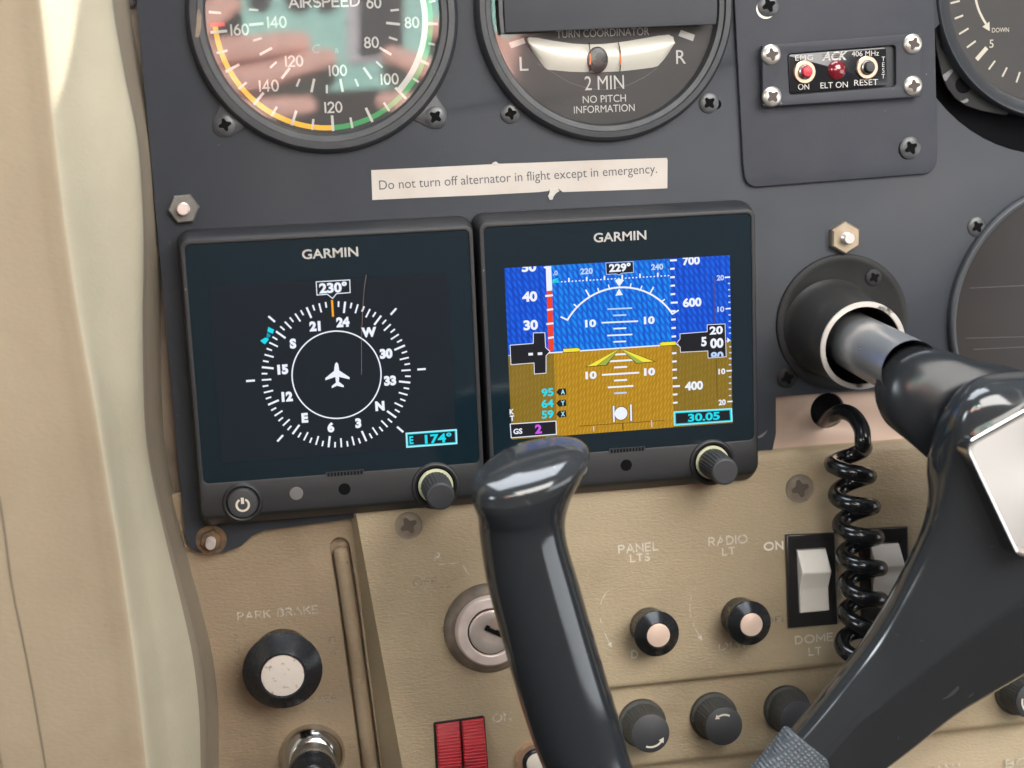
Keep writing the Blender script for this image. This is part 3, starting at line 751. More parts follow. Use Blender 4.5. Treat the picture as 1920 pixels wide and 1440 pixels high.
for i in range(len(ys)):
    P_ = trimrow(i); rings.append(P_)
# smooth along the length
cols = list(zip(*rings)); cols = [catmull(list(c), 6) for c in cols]
rings = [list(r) for r in zip(*cols)]
rings = [catmull(r, 4) for r in rings]
mb = MB(); off = T.o
nn_ = len(rings[0])
mb.rings([[v-off for v in r] for r in rings], 'trim_vinyl', closed=False)
k = mb.mi('trim_cloth'); k2 = mb.mi('trim_shade_and_seam')
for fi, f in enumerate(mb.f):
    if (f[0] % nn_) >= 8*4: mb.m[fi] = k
    elif (f[0] % nn_) < 2*4+2: mb.m[fi] = k2  # edge band coloured darker as painted shade, real piping only low down
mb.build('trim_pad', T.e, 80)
mb = MB()
L_ = [(-2, 930), (8, 1000), (22, 1100), (38, 1180), (54, 1260), (70, 1350), (85, 1440), (104, 1560)]
q = catmull([W3(a, b_, 52.5)-off for a, b_ in L_], 5)
q2 = catmull([W3(a-80, b_, 55)-off for a, b_ in L_], 5); q3 = catmull([W3(a+1.5, b_, 49)-off for a, b_ in L_], 5)
mb.rings([q3, q, q2], 'trim_cloth', closed=False)
mb.build('overlapping_panel', T.e)
mb = MB(); mb.tube([v+Vector((.25, -.1, 0)) for v in q], .28, 'trim_shade_and_seam', 8); mb.build('seam', T.e)

# ================================================================== round instruments
def bezel(T, px, py, r, wall_, hgt, m='bezel_black', n=96):
    mb = MB(); c = T.p(px, py)
    prof = [(r, -1.0), (r, hgt*.35), (r-0.5, hgt*.75), (r-1.3, hgt), (r-wall_*.55, hgt*1.02), (r-wall_*.62, hgt*.82), (r-wall_*.9, hgt*.78), (r-wall_, hgt*.55), (r-wall_-.3, -1.2)]
    mb.lathe(prof, m, n, c, cap=False); o = mb.build('bezel', T.e, 40)
    return o
def glass(T, px, py, r, h):
    mb = MB(); c = T.p(px, py); mb.poly(circ(c[0], c[1], r, 96), h, 'cover_glass'); return mb.build('cover_glass', T.e)

# ---- airspeed indicator
T = Thing('airspeed_indicator', 'round airspeed indicator with yellow, green and white arcs and hands mirrored in its glass', 'gauge', 607, 31)
bezel(T, 607, 31, 40.0, 5.6, 3.4)
# ears of the round bezel, under the two lower screws
mb = MB(); cx, cz = T.p(607, 31)
def zA(x, y): return T.p(340+x/3.5556, y/3.5556, 0.2)
H = 0.2
mb.poly(circ(cx, cz, 36.5, 96), 0.1, 'dial_black')
dc = Vector(T.p(607, 36, H))
def ang(x, y):
    q = Vector(zA(x, y))-dc; return math.atan2(q.y, q.x), q.length
def arcband(a0, a1, r0, r1, h, m, n=40):
    v = [(dc.x+r0*math.cos(a0+(a1-a0)*i/n), -h, dc.y+r0*math.sin(a0+(a1-a0)*i/n)) for i in range(n+1)]
    v += [(dc.x+r1*math.cos(a0+(a1-a0)*i/n), -h, dc.y+r1*math.sin(a0+(a1-a0)*i/n)) for i in range(n+1)]
    mb.add(v, [(i, i+1, n+2+i, n+1+i) for i in range(n)], m)
RO = ang(1010, 868)[1]
a120 = ang(1010, 850)[0]; a160 = ang(215, 180)[0] % (2*PI); a100 = ang(1462, 625)[0]; atop = ang(1690, -160)[0]
arcband(a120 % (2*PI), a160, RO-1.5, RO, 0.24, 'mark_yellow')
arcband(a120, a100, RO-1.5, RO, 0.24, 'mark_green')
arcband(a100, atop, RO-1.35, RO+0.1, 0.24, 'mark_green')
arcband(a100, atop, RO-3.2, RO-1.42, 0.25, 'mark_white')
mb.poly([zA(195, 178), (zA(292, 175)), zA(288, 150), zA(193, 152)], 0.27, 'mark_red')
for (a, b_, w) in [((200, 216), (300, 207), 18), ((240, 353), (303, 338), 15), ((300, 475), (382, 432), 18), ((385, 590), (432, 552), 15), ((487, 692), (545, 622), 18),
                   ((603, 770), (635, 716), 15), ((738, 830), (765, 743), 18), ((873, 862), (880, 798), 15), ((1012, 868), (1005, 775), 18), ((1140, 850), (1128, 788), 15),
                   ((1272, 808), (1232, 724), 18), ((1385, 738), (1352, 688), 15), ((1495, 655), (1430, 588), 18), ((1578, 545), (1548, 524), 15), ((1645, 428), (1565, 388), 18),
                   ((1685, 297), (1652, 290), 15), ((1705, 160), (1613, 156), 18), ((1690, 6), (1655, 12), 15), ((188, 80), (260, 86), 16),
                   ((455, 64), (510, 68), 14), ((457, 165), (543, 157), 17), ((482, 270), (532, 255), 14), ((527, 362), (600, 322), 17), ((595, 450), (632, 415), 14), ((672, 520), (720, 457), 17),
                   ((770, 573), (788, 530), 14), ((868, 610), (885, 530), 17), ((970, 618), (970, 570), 14), ((1075, 608), (1060, 530), 17), ((1178, 572), (1160, 530), 14), ((1265, 522), (1218, 455), 17),
                   ((1338, 448), (1302, 413), 14), ((1395, 362), (1325, 320), 17), ((1437, 266), (1388, 250), 14), ((1453, 162), (1370, 153), 17), ((1447, 65), (1398, 70), 14)]:
    mb.stroke([zA(*a), zA(*b_)], w*0.0435, 0.29, 'mark_white')
K = 0.0437
for txt, x, y, hz in [('160', 387, 198, 66), ('140', 582, 572, 70), ('120', 1012, 715, 66), ('100', 1387, 527, 66), ('80', 1537, 150, 66),
                      ('140', 635, 148, 68), ('120', 750, 407, 66), ('100', 1042, 470, 66), ('80', 1267, 283, 66), ('60', 1283, 18, 66)]:
    strokes(mb, txt, *zA(x, y), hz*K, 0.3, 'mark_white', 0.50, gap=.24)
strokes(mb, 'AIRSPEED', *zA(952, 12), 64*K, 0.3, 'mark_white', 0.5, gap=.2, width=470*K)
mb.text('C', *zA(900, 325), 58*K, 0.3, 'mark_grey', shear=0.2); mb.text('a', *zA(1036, 330), 46*K, 0.3, 'mark_grey')
mb.build('dial', T.e)
glass(T, 607, 31, 35.2, 1.2)
mb = MB()       # worn patch on the bezel
mb.poly([T.p(*q, 3.5) for q in ((369, 20), (374, 16), (378, 30), (377, 52), (373, 70), (366, 70), (368, 46))], 3.6, 'worn_ring'); mb.build('paint_wear', T.e)
for px, py in ((422, 234), (816, 219)):
    mb = MB(); c = T.p(px, py); d = Vector((cx, cz))-Vector(c); d.normalize(); nn = Vector((-d.y, d.x)); c = Vector(c)
    pl = [c-d*3.6+nn*1.4, c-d*3.6-nn*1.4, c-d*1.6-nn*3.4, c+d*6-nn*5.5, c+d*6+nn*5.5, c-d*1.6+nn*3.4]
    mb.plate(roundpoly([tuple(q) for q in pl], 1.6), 0.0, 0.5, 'bezel_edge', [], 0.15) ; mb.solid('mounting_ear', T.e)
    screw(T, px, py, 19.5, 0.5, rot=0.25 if px < 600 else 0.9)

# ---- turn coordinator
T = Thing('turn_coordinator', 'round turn coordinator with white slip tube, half covered by a dark plate', 'gauge', 1133, 15)
bezel(T, 1133, 15, 40.2, 5.2, 4.0)
cx, cz = T.p(1133, 15)
def zT(x, y): return T.p(880+x/3.6923, y/3.6923, 0.2)
K = 0.0462
mb = MB(); mb.poly(circ(cx, cz, 36.5, 96), 0.1, 'dial_black')
q = [zT(*v) for v in ((470, 440), (560, 490), (690, 570), (830, 615), (960, 620), (1100, 590), (1220, 530), (1300, 470))]
mb.stroke(q, 0.12, 0.16, 'mark_grey')
for pl in (((272, 295), (375, 262), (390, 298), (290, 335)), ((1465, 207), (1562, 242), (1548, 285), (1447, 248))):
    mb.poly([zT(*v) for v in pl], 0.2, 'mark_white')
mb.text('L', *zT(378, 440), 92*K, 0.2, 'mark_white', width=58*K); mb.text('R', *zT(1465, 393), 92*K, 0.2, 'mark_white', width=66*K)
mb.text('2 MIN', *zT(935, 571), 92*K, 0.2, 'mark_white', width=268*K); mb.text('NO PITCH', *zT(935, 683), 48*K, 0.2, 'mark_white', width=295*K)
mb.text('INFORMATION', *zT(935, 752), 48*K, 0.2, 'mark_white', width=415*K); mb.text('TURN COORDINATOR', *zT(925, 226), 50*K, 0.2, 'mark_white', width=630*K)
mb.build('dial', T.e)
inc = MB()
up = [zT(*v) for v in ((402, 290), (400, 270), (412, 258), (470, 262), (600, 285), (720, 302), (820, 308), (920, 305), (1000, 297), (1100, 283), (1200, 266), (1300, 248), (1380, 240), (1412, 256), (1418, 300))]
lo = [zT(*v) for v in ((402, 291), (425, 335), (450, 375), (490, 428), (525, 470), (545, 483), (700, 497), (880, 501), (1040, 494), (1150, 483), (1270, 467), (1305, 457), (1340, 420), (1385, 360), (1417, 302))]
n_ = len(up); rg = []
for k in range(9):
    t = k/8; hh = 0.25+1.5*math.sin(PI*t)
    rg.append([Vector((up[i][0]*(1-t)+lo[i][0]*t, -hh, up[i][1]*(1-t)+lo[i][1]*t)) for i in range(n_)])
inc.rings(rg, 'tube_white', closed=False)
tube = inc.build('slip_tube', T.e, 60)
mb = MB(); c = zT(880, 416)
rings_ = []
for k in range(7):
    t = k/6; r_ = math.cos(t*PI/2*0.98)
    rings_.append([Vector((c[0]+3.3*r_*math.cos(a), -(1.78+0.5*math.sin(t*PI/2)), c[1]+3.95*r_*math.sin(a))) for a in [2*PI*i/28 for i in range(28)]])
mb.rings(rings_, 'knob_black', False, True); mb.build('slip_ball', tube)
for x in (820, 1030):
    mb = MB(); q = [zT(x-(8 if x > 900 else 2), 298), zT(x+2, 330), zT(x+8, 380), zT(x+9, 430), zT(x+4, 496)]
    mb.stroke(q, 0.34, 2.34 if x < 900 else 1.84, 'deep_black')
    mb.stroke([zT(x+6, 375), zT(x+8, 410), zT(x+6, 445)], 0.42, 2.36 if x < 900 else 1.86, 'orange_glint'); mb.build('centre_wire', tube)
glass(T, 1133, 15, 35.5, 2.6)
for px, py, sx_, sy_, rr in ((957, 213, 948, 203, 18), (1329, 193, 1340, 184, 18)):
    mb = MB(); a = Vector(T.p(px+4, py+8)); b_ = Vector(T.p(sx_, sy_)); d = (b_-a).normalized(); nn = Vector((-d.y, d.x))
    pl = [a+nn*2.9, a-nn*2.9, b_-nn*2.9, b_+nn*2.9]
    mb.poly(roundpoly([tuple(v) for v in pl], 2.6), 0.03, 'deep_black'); mb.build('slotted_hole', T.e)
    screw(T, px, py, rr, 0.1, rot=0.2 if px < 1000 else 0.7)
# dark plate hanging over its upper half
T = Thing('gauge_cover_plate', 'flat dark grey plate covering the upper half of the turn coordinator', 'cover plate', 1150, 20, 3)
mb = MB()
cc_ = Vector(T.p(1133, 15, 3.0)); rr_ = 34.4
pb0 = Vector(T.p(944, 63, 3.2)); pb1 = Vector(T.p(1335, 47, 3.2)); dd_ = (pb1-pb0).normalized()
oc = pb1-cc_; tt_ = -oc.dot(dd_)+math.sqrt(max(0, oc.dot(dd_)**2-(oc.length_squared-rr_*rr_))); pe = pb1+dd_*tt_
ae = math.atan2(pe.y-cc_.y, pe.x-cc_.x); pl0 = Vector(T.p(938, -60, 3.2)); at_ = math.radians(62)
oc_ = [tuple(pl0), tuple(pb0)]+[(cc_.x+rr_*math.cos(ae+(at_-ae)*k_/16), cc_.y+rr_*math.sin(ae+(at_-ae)*k_/16)) for k_ in range(17)]
mb.plate(oc_, 2.75, 3.7, 'cover_paint', [], 0.2); mb.solid('plate', T.e)
mb = MB(); mb.prism(T.pts([(930, -60), (933, 30), (937, 64), (943, 65), (940, 30), (938, -60)], 3.2), 2.7, 3.2, 'bezel_edge'); mb.solid('side_edge', T.e)

# ---- vertical speed indicator in the upper right corner
T = Thing('vertical_speed_indicator', 'round vertical speed gauge with DOWN arrow set in a chipped cut-out', 'gauge', 1900, 80)
c = T.p(1985, -25); r0 = T.mm(1900, 100, 215); r1 = T.mm(1900, 100, 223.5)
mb = MB(); mb.lathe([(r1, -5), (r1, 0.3), (r1-.5, 0.8), (r0+.3, 0.6), (r0-.5, -0.6), (r0-3.2, -1.2), (r0-4.0, -3)], 'bezel_edge', 120, c, cap=False); mb.build('bezel', T.e, 50)
mb = MB(); cf = T.p(1985, -25, -4)
def zV(x, y, h=-2.0): return T.p(1700+x/5.1429, y/5.1429, h)
fl = [T.p(*q, -3.2) for q in ((1752, -60), (1752, 40), (1755, 88), (1766, 140), (1776, 164), (1791, 184), (1813, 199), (1838, 207), (1867, 213), (1886, 216), (1893, 212), (1893, 190), (1900, 178), (2080, 150), (2080, -60))]
mb.plate(fl, -4.4, -3.2, 'flange_dark', [], 0.25); mb.solid('mounting_flange', T.e)
mb = MB(); hq = zV(550, 815, -3.1); mb.poly(circ(hq[0], hq[1], T.mm(1807, 158, 15.5), 28), -3.12, 'deep_black'); mb.build('screw_hole', T.e)
mb = MB(); hq = zV(360, 440, -3.1); mb.poly(circ(hq[0], hq[1], T.mm(1807, 158, 7), 20), -3.12, 'knob_black'); mb.build('screw_hole', T.e)
mb = MB(); mb.poly([zV(*q, -3.1) for q in ((345, 725), (395, 690), (425, 668), (448, 676), (440, 700), (405, 745), (380, 782), (362, 775))], -3.1, 'mark_grey')
mb.poly([zV(*q, -3.1) for q in ((515, 975), (545, 968), (580, 948), (598, 962), (590, 982), (550, 997))], -3.1, 'mark_grey')
mb.poly([zV(*q, -3.1) for q in ((985, 950), (1005, 940), (1024, 985), (1010, 1020), (1024, 1060), (1005, 1090), (994, 1040), (1000, 1000))], -3.1, 'mark_grey')
mb.build('paint_chip', T.e)
mb = MB(); mb.poly(circ(c[0], c[1], r0-2.2, 96), -2.05, 'dial_black')
for (a, b_, w) in (((428, 30), (508, 10), 17), ((468, 178), (540, 150), 17), ((510, 326), (592, 276), 17), ((585, 455), (662, 398), 17), ((682, 565), (765, 470), 40), ((795, 665), (850, 590), 17),
                   ((925, 735), (965, 655), 17), ((1060, 790), (1090, 700), 17), ((1200, 815), (1215, 730), 17)):
    mb.stroke([zV(*a), zV(*b_)], w*0.0345, -2.0, 'mark_cream')
mb.text('5', *zV(818, 420), 76*0.034, -2.0, 'mark_cream'); mb.text('DOWN', *zV(905, 288), 42*0.034, -2.0, 'mark_cream', width=172*0.034)
q = [Vector(zV(*v)) for v in ((640, -260), (650, -120), (668, 0), (695, 95), (735, 180), (762, 225))]
mb.stroke([tuple(v) for v in catmull(q, 5)], 0.75, -1.99, 'mark_cream'); mb.poly([zV(800, 300), zV(730, 258), zV(798, 208)], -1.98, 'mark_cream')
mb.build('dial', T.e)
mb = MB(); mb.poly(circ(c[0], c[1], r0-1.0, 96), -0.9, 'cover_glass'); mb.build('cover_glass', T.e)

# ---- blank dark gauge at the right edge
T = Thing('dark_gauge', 'round dark brown gauge face with faint scratches behind the yoke', 'gauge', 1900, 560)
c = T.p(2012, 592); r1 = T.mm(1900, 560, 233)
mb = MB(); mb.lathe([(r1, -1), (r1, 1.4), (r1-.5, 2.2), (r1-1.2, 2.5), (r1-2.2, 2.1), (r1-2.7, 0.4), (r1-3.0, -1)], 'bezel_edge', 120, c, cap=False); mb.build('bezel', T.e, 50)
mb = MB(); mb.poly(circ(c[0], c[1], r1-2.6, 96), 0.15, 'dial_brown')
for a, b_ in (((1810, 634), (1925, 631)), ((1825, 655), (1925, 650)), ((1818, 540), (1925, 535))):
    mb.stroke([T.p(*a), T.p(*b_)], 0.09, 0.2, 'mark_grey')
mb.build('dial', T.e)
screw(T, 1831, 425, 17, 0, rot=0.5)

# ================================================================== emergency locator switch and its plate
T = Thing('screwed_cover_plate', 'dark rounded cover plate behind the locator switch', 'plate', 1560, 200)
mb = MB()
mb.plate(roundpoly(T.pts([(1373, -60), (1374, 0), (1390.6, 306), (1396, 352), (1752, 324), (1754, 277), (1748, 0), (1746, -60)]), 5.2), 0.05, 1.5, 'plate_paint', [], 0.3); mb.solid('plate', T.e)
screw(T, 1440, 10, 20, 1.5, 'screw_dark', rot=0.4); screw(T, 1706, 277, 19.5, 1.5, 'screw_dark', rot=0.5)
for px, py, rr, mm_ in ((1436, 16, 3.1, 'screw_silver'), (1703, 279, 3.4, 'screw_slot')):
    mb = MB(); c = T.p(px, py, 1.5); mb.poly(circ(c[0], c[1], rr, 28), 1.55, mm_); mb.build('screw_hole', T.e)

T = Thing('emergency_locator_switch', 'small locator switch panel with red and black buttons and four silver screws', 'switch panel', 1570, 130, 1.5)
def zE(x, y, h=3.4): return T.p(1360+x/3.4286, y/3.4286, h)
K = 0.0505
mb = MB()
mb.plate(roundpoly([zE(*q) for q in ((226, 292), (1248, 215), (1250, 622), (232, 688))], 0.7), 1.5, 3.4, 'plate_paint', [roundpoly([zE(*q) for q in ((388, 348), (1084, 290), (1086, 558), (402, 612))], 1.2)], 0.25); mb.solid('frame', T.e)
mb = MB(); mb.plate(roundpoly([zE(*q, 2.4) for q in ((388, 350), (1088, 292), (1088, 560), (402, 614))], 0.6), 1.6, 2.1, 'black_plastic', [], 0.1)
mb.solid('recess_floor', T.e)
mb = MB(); mb.plate(roundpoly([zE(*q, 3.3) for q in ((394, 352), (1020, 304), (1030, 552), (404, 602))], 0.8), 2.1, 3.3, 'black_gloss', [], 0.15); lp = mb.solid('label_plate', T.e)
mb = MB(); h = 3.34
mb.text('EMG', *zE(495, 372, h), 32*K, h, 'mark_white', width=112*K, space=1.1); mb.text('ON', *zE(492, 558, h), 36*K, h, 'mark_white', width=72*K)
mb.text('ACK', *zE(692, 361, h), 50*K, h, 'mark_white', width=168*K, bold=0.03, shear=0.25)
mb.text('406 MHz', *zE(888, 345, h), 32*K, h, 'mark_white', width=178*K); mb.text('ELT ON', *zE(688, 547, h), 36*K, h, 'mark_white', width=178*K)
mb.text('RESET', *zE(893, 530, h), 36*K, h, 'mark_white', width=156*K)
for i, ch in enumerate('TEST'): mb.text(ch, *zE(1003, 380+i*37, h), 28*K, h, 'mark_white')
for i in range(3): mb.stroke([zE(612, 352+i*13, h), zE(775, 340+i*13, h)], 0.12, h+0.02, 'black_gloss')
mb.build('lettering', lp)
for nm, x, y, cm, off_, rr in (('red_push_button', 498, 465, 'red_button', 7, 33), ('black_push_button', 898, 436, 'knob_matte', 8, 31)):
    mb = MB(); c = zE(x, y, 3.6); R_ = 70*K
    mb.lathe([(R_, 2.9), (R_, 3.9), (R_*.94, 4.15), (R_*.66, 4.15), (R_*.62, 3.7)], 'copper_ring', 32, c, cap=False)
    mb.lathe([(R_*.62, 3.4), (R_*.60, 5.0), (R_*.52, 5.2), (R_*.48, 4.6)], 'steel', 28, c, cap=False)
    nut = mb.build('button_collar', T.e)
    mb = MB(); mb.lathe([(rr*K, 3.5), (rr*K, 6.2), (rr*K*.85, 6.6), (0.01, 6.7)], cm, 24, c, cap=False); b_ = mb.build(nm, T.e)
    mb = MB(); c2 = zE(x+(40 if cm == 'red_button' else -50), y+(-30 if cm == 'red_button' else 6), 2.95)
    mb.poly(circ(c2[0], c2[1], 62*K, 28), 2.93, 'sensor_grey') if False else None
mb = MB(); c = zE(702, 452, 3.0); mb.lathe([(62*K, 2.9), (60*K, 3.4), (50*K, 4.2), (30*K, 4.8), (10*K, 5.0), (0.01, 5.02)], 'led_red', 32, c, cap=False); mb.build('indicator_lamp', T.e, 60)
for i, (x, y) in enumerate(((283, 352), (288, 622), (1190, 284), (1192, 552))):
    mb = MB(); screw_mesh(mb, zE(x, y, 3.6), 62*K, 3.4, 'screw_silver', 'slot_brown', 0.2+0.5*i, 0.42); mb.build('screw', T.e)

# ================================================================== typed paper placard
T = Thing('paper_placard', 'white paper strip warning about the alternator, torn along its lower edge', 'placard', 973, 335)
mb = MB()
o_ = [(696, 319), (760, 316), (840, 312), (922, 308), (924, 305), (930, 303), (935, 307), (1000, 305), (1100, 301), (1200, 297.5), (1250, 296), (1251.5, 300), (1251, 353),
      (1180, 356), (1055, 360), (1046, 353), (1035, 353), (1028, 358), (1012, 360), (900, 366), (780, 371), (698, 375)]
mb.plate(T.pts(o_), 0.02, 0.16, 'paper', [], 0.0); mb.solid('paper_strip', T.e)
mb = MB(); mb.text('Do not turn off alternator in flight except in emergency.', *T.p(975, 331), T.mm(972, 331, 17.0), 0.2, 'ink', width=T.mm(972, 331, 506), rot=0.012); mb.build('typed_text', T.e)
mb = MB()
mb.plate(T.pts([(1031, 354), (1045, 352), (1049, 358), (1043, 362), (1038, 368), (1036, 374), (1031, 375), (1027, 368), (1030, 362)], .3), 0.17, 0.5, 'paper_torn', [], 0.1)
mb.plate(T.pts([(924, 307), (928, 303), (933, 305), (932, 309), (926, 310)], .3), 0.17, 0.4, 'paper_torn', [], 0.08); mb.solid('torn_edge', T.e)

# ================================================================== the two square displays
GW, GH = 83.9, 71.9
def make_display(gl_px, label, cat, key):
    T = Thing('flight_display', label, cat, *gl_px, 10.0, group='square flight displays side by side')
    # local origin = upper left corner of the glass; heights are absolute
    F = lambda dx0, dx1, dz0, dz1, r: roundpoly(rect(-dx0, GW+dx1, -GH-dz1, dz0), r, 5)
    mb = MB()
    fo = F(1.35, 1.25, 1.45, 10.4, 2.4)
    rings = []
    for (e, ez0, ez1, hh) in ((1.1, 2.4, 4.4, 0.0), (1.1, 2.4, 4.4, 3.0), (0.9, 2.0, 3.6, 5.5), (0.35, 0.8, 1.4, 8.8), (0.12, 0.3, 0.5, 9.9), (0.0, 0.0, 0.0, 10.25)):
        o = F(1.35+e, 1.25+e*.7, 1.45+ez0, 10.4+ez1, 2.6+e); rings.append([Vector((a, -(hh-10), b_)) for a, b_ in o])
    mb.rings(rings, 'g5_plastic', True, False)
    o = mb.build('housing', T.e, 40)
    mb = MB(); mb.plate(F(1.35, 1.25, 1.45, 10.4, 2.4), 8.6-10, 10.4-10, 'g5_plastic', [roundpoly(rect(0, GW, -GH, 0), 1.6, 5)], 0.3); face = mb.solid('front_frame', T.e)
    mb = MB(); mb.plate(roundpoly(rect(0.02, GW-.02, -GH+.02, -.02), 1.6, 5), 9.2-10, 10.0-10, 'g5_glass', [], 0.0); gl = mb.solid('screen_glass', T.e)
    mb = MB(); mb.text('GARMIN', GW/2+0.2, -4.62-(0.25 if key == 'r' else 0), 2.75, 0.03, 'logo_grey', width=16.6, bold=0.018); mb.build('maker_lettering', gl)
    # memory card slot, sensor, microphone hole
    sl = (36.5, 48.2)
    mb = MB(); mb.prism(rect(sl[0], sl[1], -GH-0.75, -GH+0.75), 0.30, 0.47, 'black_plastic')
    for i in range(11): mb.prism(rect(sl[0]+.6+i*1.0, sl[0]+1.1+i*1.0, -GH-0.6, -GH+0.5), 0.47, 0.60, 'deep_black')
    mb.solid('card_slot', face)
    mb = MB(); mb.lathe([(2.05, .40), (2.0, .55), (1.0, .62), (.01, .62)], 'sensor_grey', 24, (27.3, -GH-5.1), cap=False); mb.build('light_sensor', face)
    mb = MB(); mb.poly(circ(41.9, -GH-4.95, 1.85, 24), 0.43, 'deep_black'); mb.build('screw_hole', face)
    # power button
    mb = MB(); c = (11.1, -GH-6.6)
    mb.lathe([(6.2, .38), (5.9, .9), (5.4, 1.2), (4.95, .95), (4.75, .45)], 'g5_plastic', 40, c, cap=False)
    mb.lathe([(4.6, .4), (4.55, 1.5), (4.2, 1.95), (3.2, 2.1), (.01, 2.1)], 'knob_matte', 40, c, cap=False); pb = mb.build('power_button', T.e)
    mb = MB(); cc = (c[0], c[1]-.35)
    a0, a1 = math.radians(118), math.radians(422); n_ = 28
    v = [(cc[0]+r_*math.cos(a0+(a1-a0)*i/n_), -2.14, cc[1]+r_*math.sin(a0+(a1-a0)*i/n_)) for r_ in (1.5, 2.15) for i in range(n_+1)]
    mb.add(v, [(i, i+1, n_+2+i, n_+1+i) for i in range(n_)], 'mark_cream'); mb.prism(rect(cc[0]-.45, cc[0]+.45, cc[1]+.35, cc[1]+2.25), 2.12, 2.18, 'mark_cream'); mb.build('power_symbol', pb)
    # rotary knob
    c = (69.9, -GH-6.2)
    mb = MB(); mb.lathe([(7.5, .38), (7.2, .95), (6.7, 1.15), (6.2, .9), (5.9, .42)], 'g5_plastic', 48, c, cap=False); mb.build('knob_surround', T.e)
    mb = MB(); mb.poly(circ(c[0], c[1], 5.95, 40), .44, 'deep_black'); mb.lathe([(5.45, .5), (5.4, 1.0), (4.5, 1.05)], 'lume', 48, c, cap=False); mb.build('glow_ring', T.e)
    rib = lambda r_, h_, a: r_*(1+0.022*math.copysign(1, math.sin(a*26)) if 1.2 < h_ < 13.2 else 1)
    mb = MB(); mb.lathe([(4.55, .9), (4.6, 1.3), (4.45, 7), (4.3, 12.6), (4.15, 12.8), (4.2, 13.4), (4.1, 14.1), (3.6, 14.4), (.01, 14.45)], 'knob_matte', 156, c, rib, cap=False); mb.build('rotary_knob', T.e, 25)
    return T, gl

TL_, glL = make_display((345.6, 459.5), 'square flight display showing a white compass rose reading 230 degrees', 'flight display', 'l')
TR_, glR = make_display((906.4, 426.7), 'square flight display showing a blue and brown artificial horizon', 'flight display', 'r')

# ---- compass page
T = TL_; mb = MB()
def zl(x, y, h=10): return T.p(320+x/3.3103, 400+y/3.3103, h)
DX0, DZ0 = 5.86, -12.59
mb.poly(rect(DX0, DX0+71.1, DZ0-53.3, DZ0), 0.02, 'lcd_dark')
C = Vector(zl(1031, 1003)); k = 0.0475
def ringb(r0, r1, h, m, n=96): mb.ring2(circ(C.x, C.y, r1, n), circ(C.x, C.y, r0, n), h, m)
ringb(13.15, 13.55, 0.05, 'lcd_white')
def rad(deg, r0, r1, w, h, m):
    a = math.radians(90-deg); d = Vector((math.cos(a), math.sin(a)))
    mb.stroke([tuple(C+d*r0), tuple(C+d*r1)], w, h, m)
for v in range(0, 360, 5):
    if v == 230: continue
    l = 3.3 if v % 30 == 0 else (2.7 if v % 10 == 0 else 1.6)
    rad(v-230, 22.4-l, 22.2, 0.62 if v % 30 == 0 else 0.5, 0.06, 'lcd_white')
for d in (45, 90, 135, -135, -90, -45): rad(d, 24.6, 26.8, 0.62, 0.06, 'lcd_white')
rad(0, 17.9, 22.6, 0.62, 0.07, 'lcd_orange')
for v, s_ in ((240, '24'), (270, 'W'), (300, '30'), (330, '33'), (0, 'N'), (30, '3'), (60, '6'), (90, 'E'), (120, '12'), (150, '15'), (180, 'S'), (210, '21')):
    a = math.radians(90-(v-230)); r_ = 16.2
    mb.text(s_, C.x+r_*math.cos(a), C.y+r_*math.sin(a), 2.6, 0.06, 'lcd_white', bold=0.064, width=None)
# aeroplane symbol
pl = [(1030, 923), (1040, 935), (1044, 960), (1046, 975), (1110, 1017), (1110, 1030), (1046, 1015), (1044, 1045), (1074, 1068), (1074, 1080), (1032, 1070), (1000, 1085), (999, 1072), (1026, 1050), (1022, 1015), (960, 1036), (960, 1022), (1014, 978), (1016, 955), (1021, 933)]
mb.poly([zl(*q) for q in pl], 0.06, 'lcd_white')
# heading box with pointer
bx = [(903, 425), (1111, 413), (1114, 492), (1030, 498), (1005, 528), (972, 502), (908, 507)]
q = [zl(*v) for v in bx]
mb.stroke(q+[q[0]], 0.26, 0.06, 'lcd_white'); mb.text('230°', *zl(1008, 461), 2.75, 0.06, 'lcd_white', width=8.3, bold=0.044)
mb.poly([zl(*v) for v in ((606, 705), (642, 722), (634, 748), (600, 732))], 0.07, 'lcd_cyan'); mb.poly([zl(*v) for v in ((556, 790), (585, 772), (604, 772), (608, 784), (586, 812), (574, 806))], 0.07, 'lcd_cyan'); mb.poly([zl(*v) for v in ((600, 738), (622, 756), (614, 770), (594, 766))], 0.08, 'lcd_teal')
# course box
def zl4(x, y): return T.p(680+x/6, 760+y/6, 10)
o1 = [zl4(*v) for v in ((482, 308), (1060, 265), (1066, 435), (490, 478))]; i1 = [zl4(*v) for v in ((508, 330), (1036, 290), (1042, 412), (514, 452))]
mid = [((a[0]*.4+b_[0]*.6), (a[1]*.4+b_[1]*.6)) for a, b_ in zip(o1, i1)]
mb.poly(i1, 0.05, 'lcd_black'); mb.ring2(o1, mid, 0.07, 'lcd_cyan_light'); mb.ring2(mid, i1, 0.06, 'lcd_cyan')
mb.text('E', *zl4(548, 390), 2.3, 0.08, 'lcd_cyan', width=1.2, bold=0.034); mb.text('174°', *zl4(850, 370), 2.6, 0.08, 'lcd_cyan', width=8.3, bold=0.034)
# scratch on the glass
mb.build('lit_screen', glL)
mb = MB(); mb.stroke([zl(*v) for v in ((1214, 380), (1200, 480), (1190, 620), (1184, 800), (1185, 1000))], 0.11, 0.12, 'scratch'); mb.build('scratch', glL)

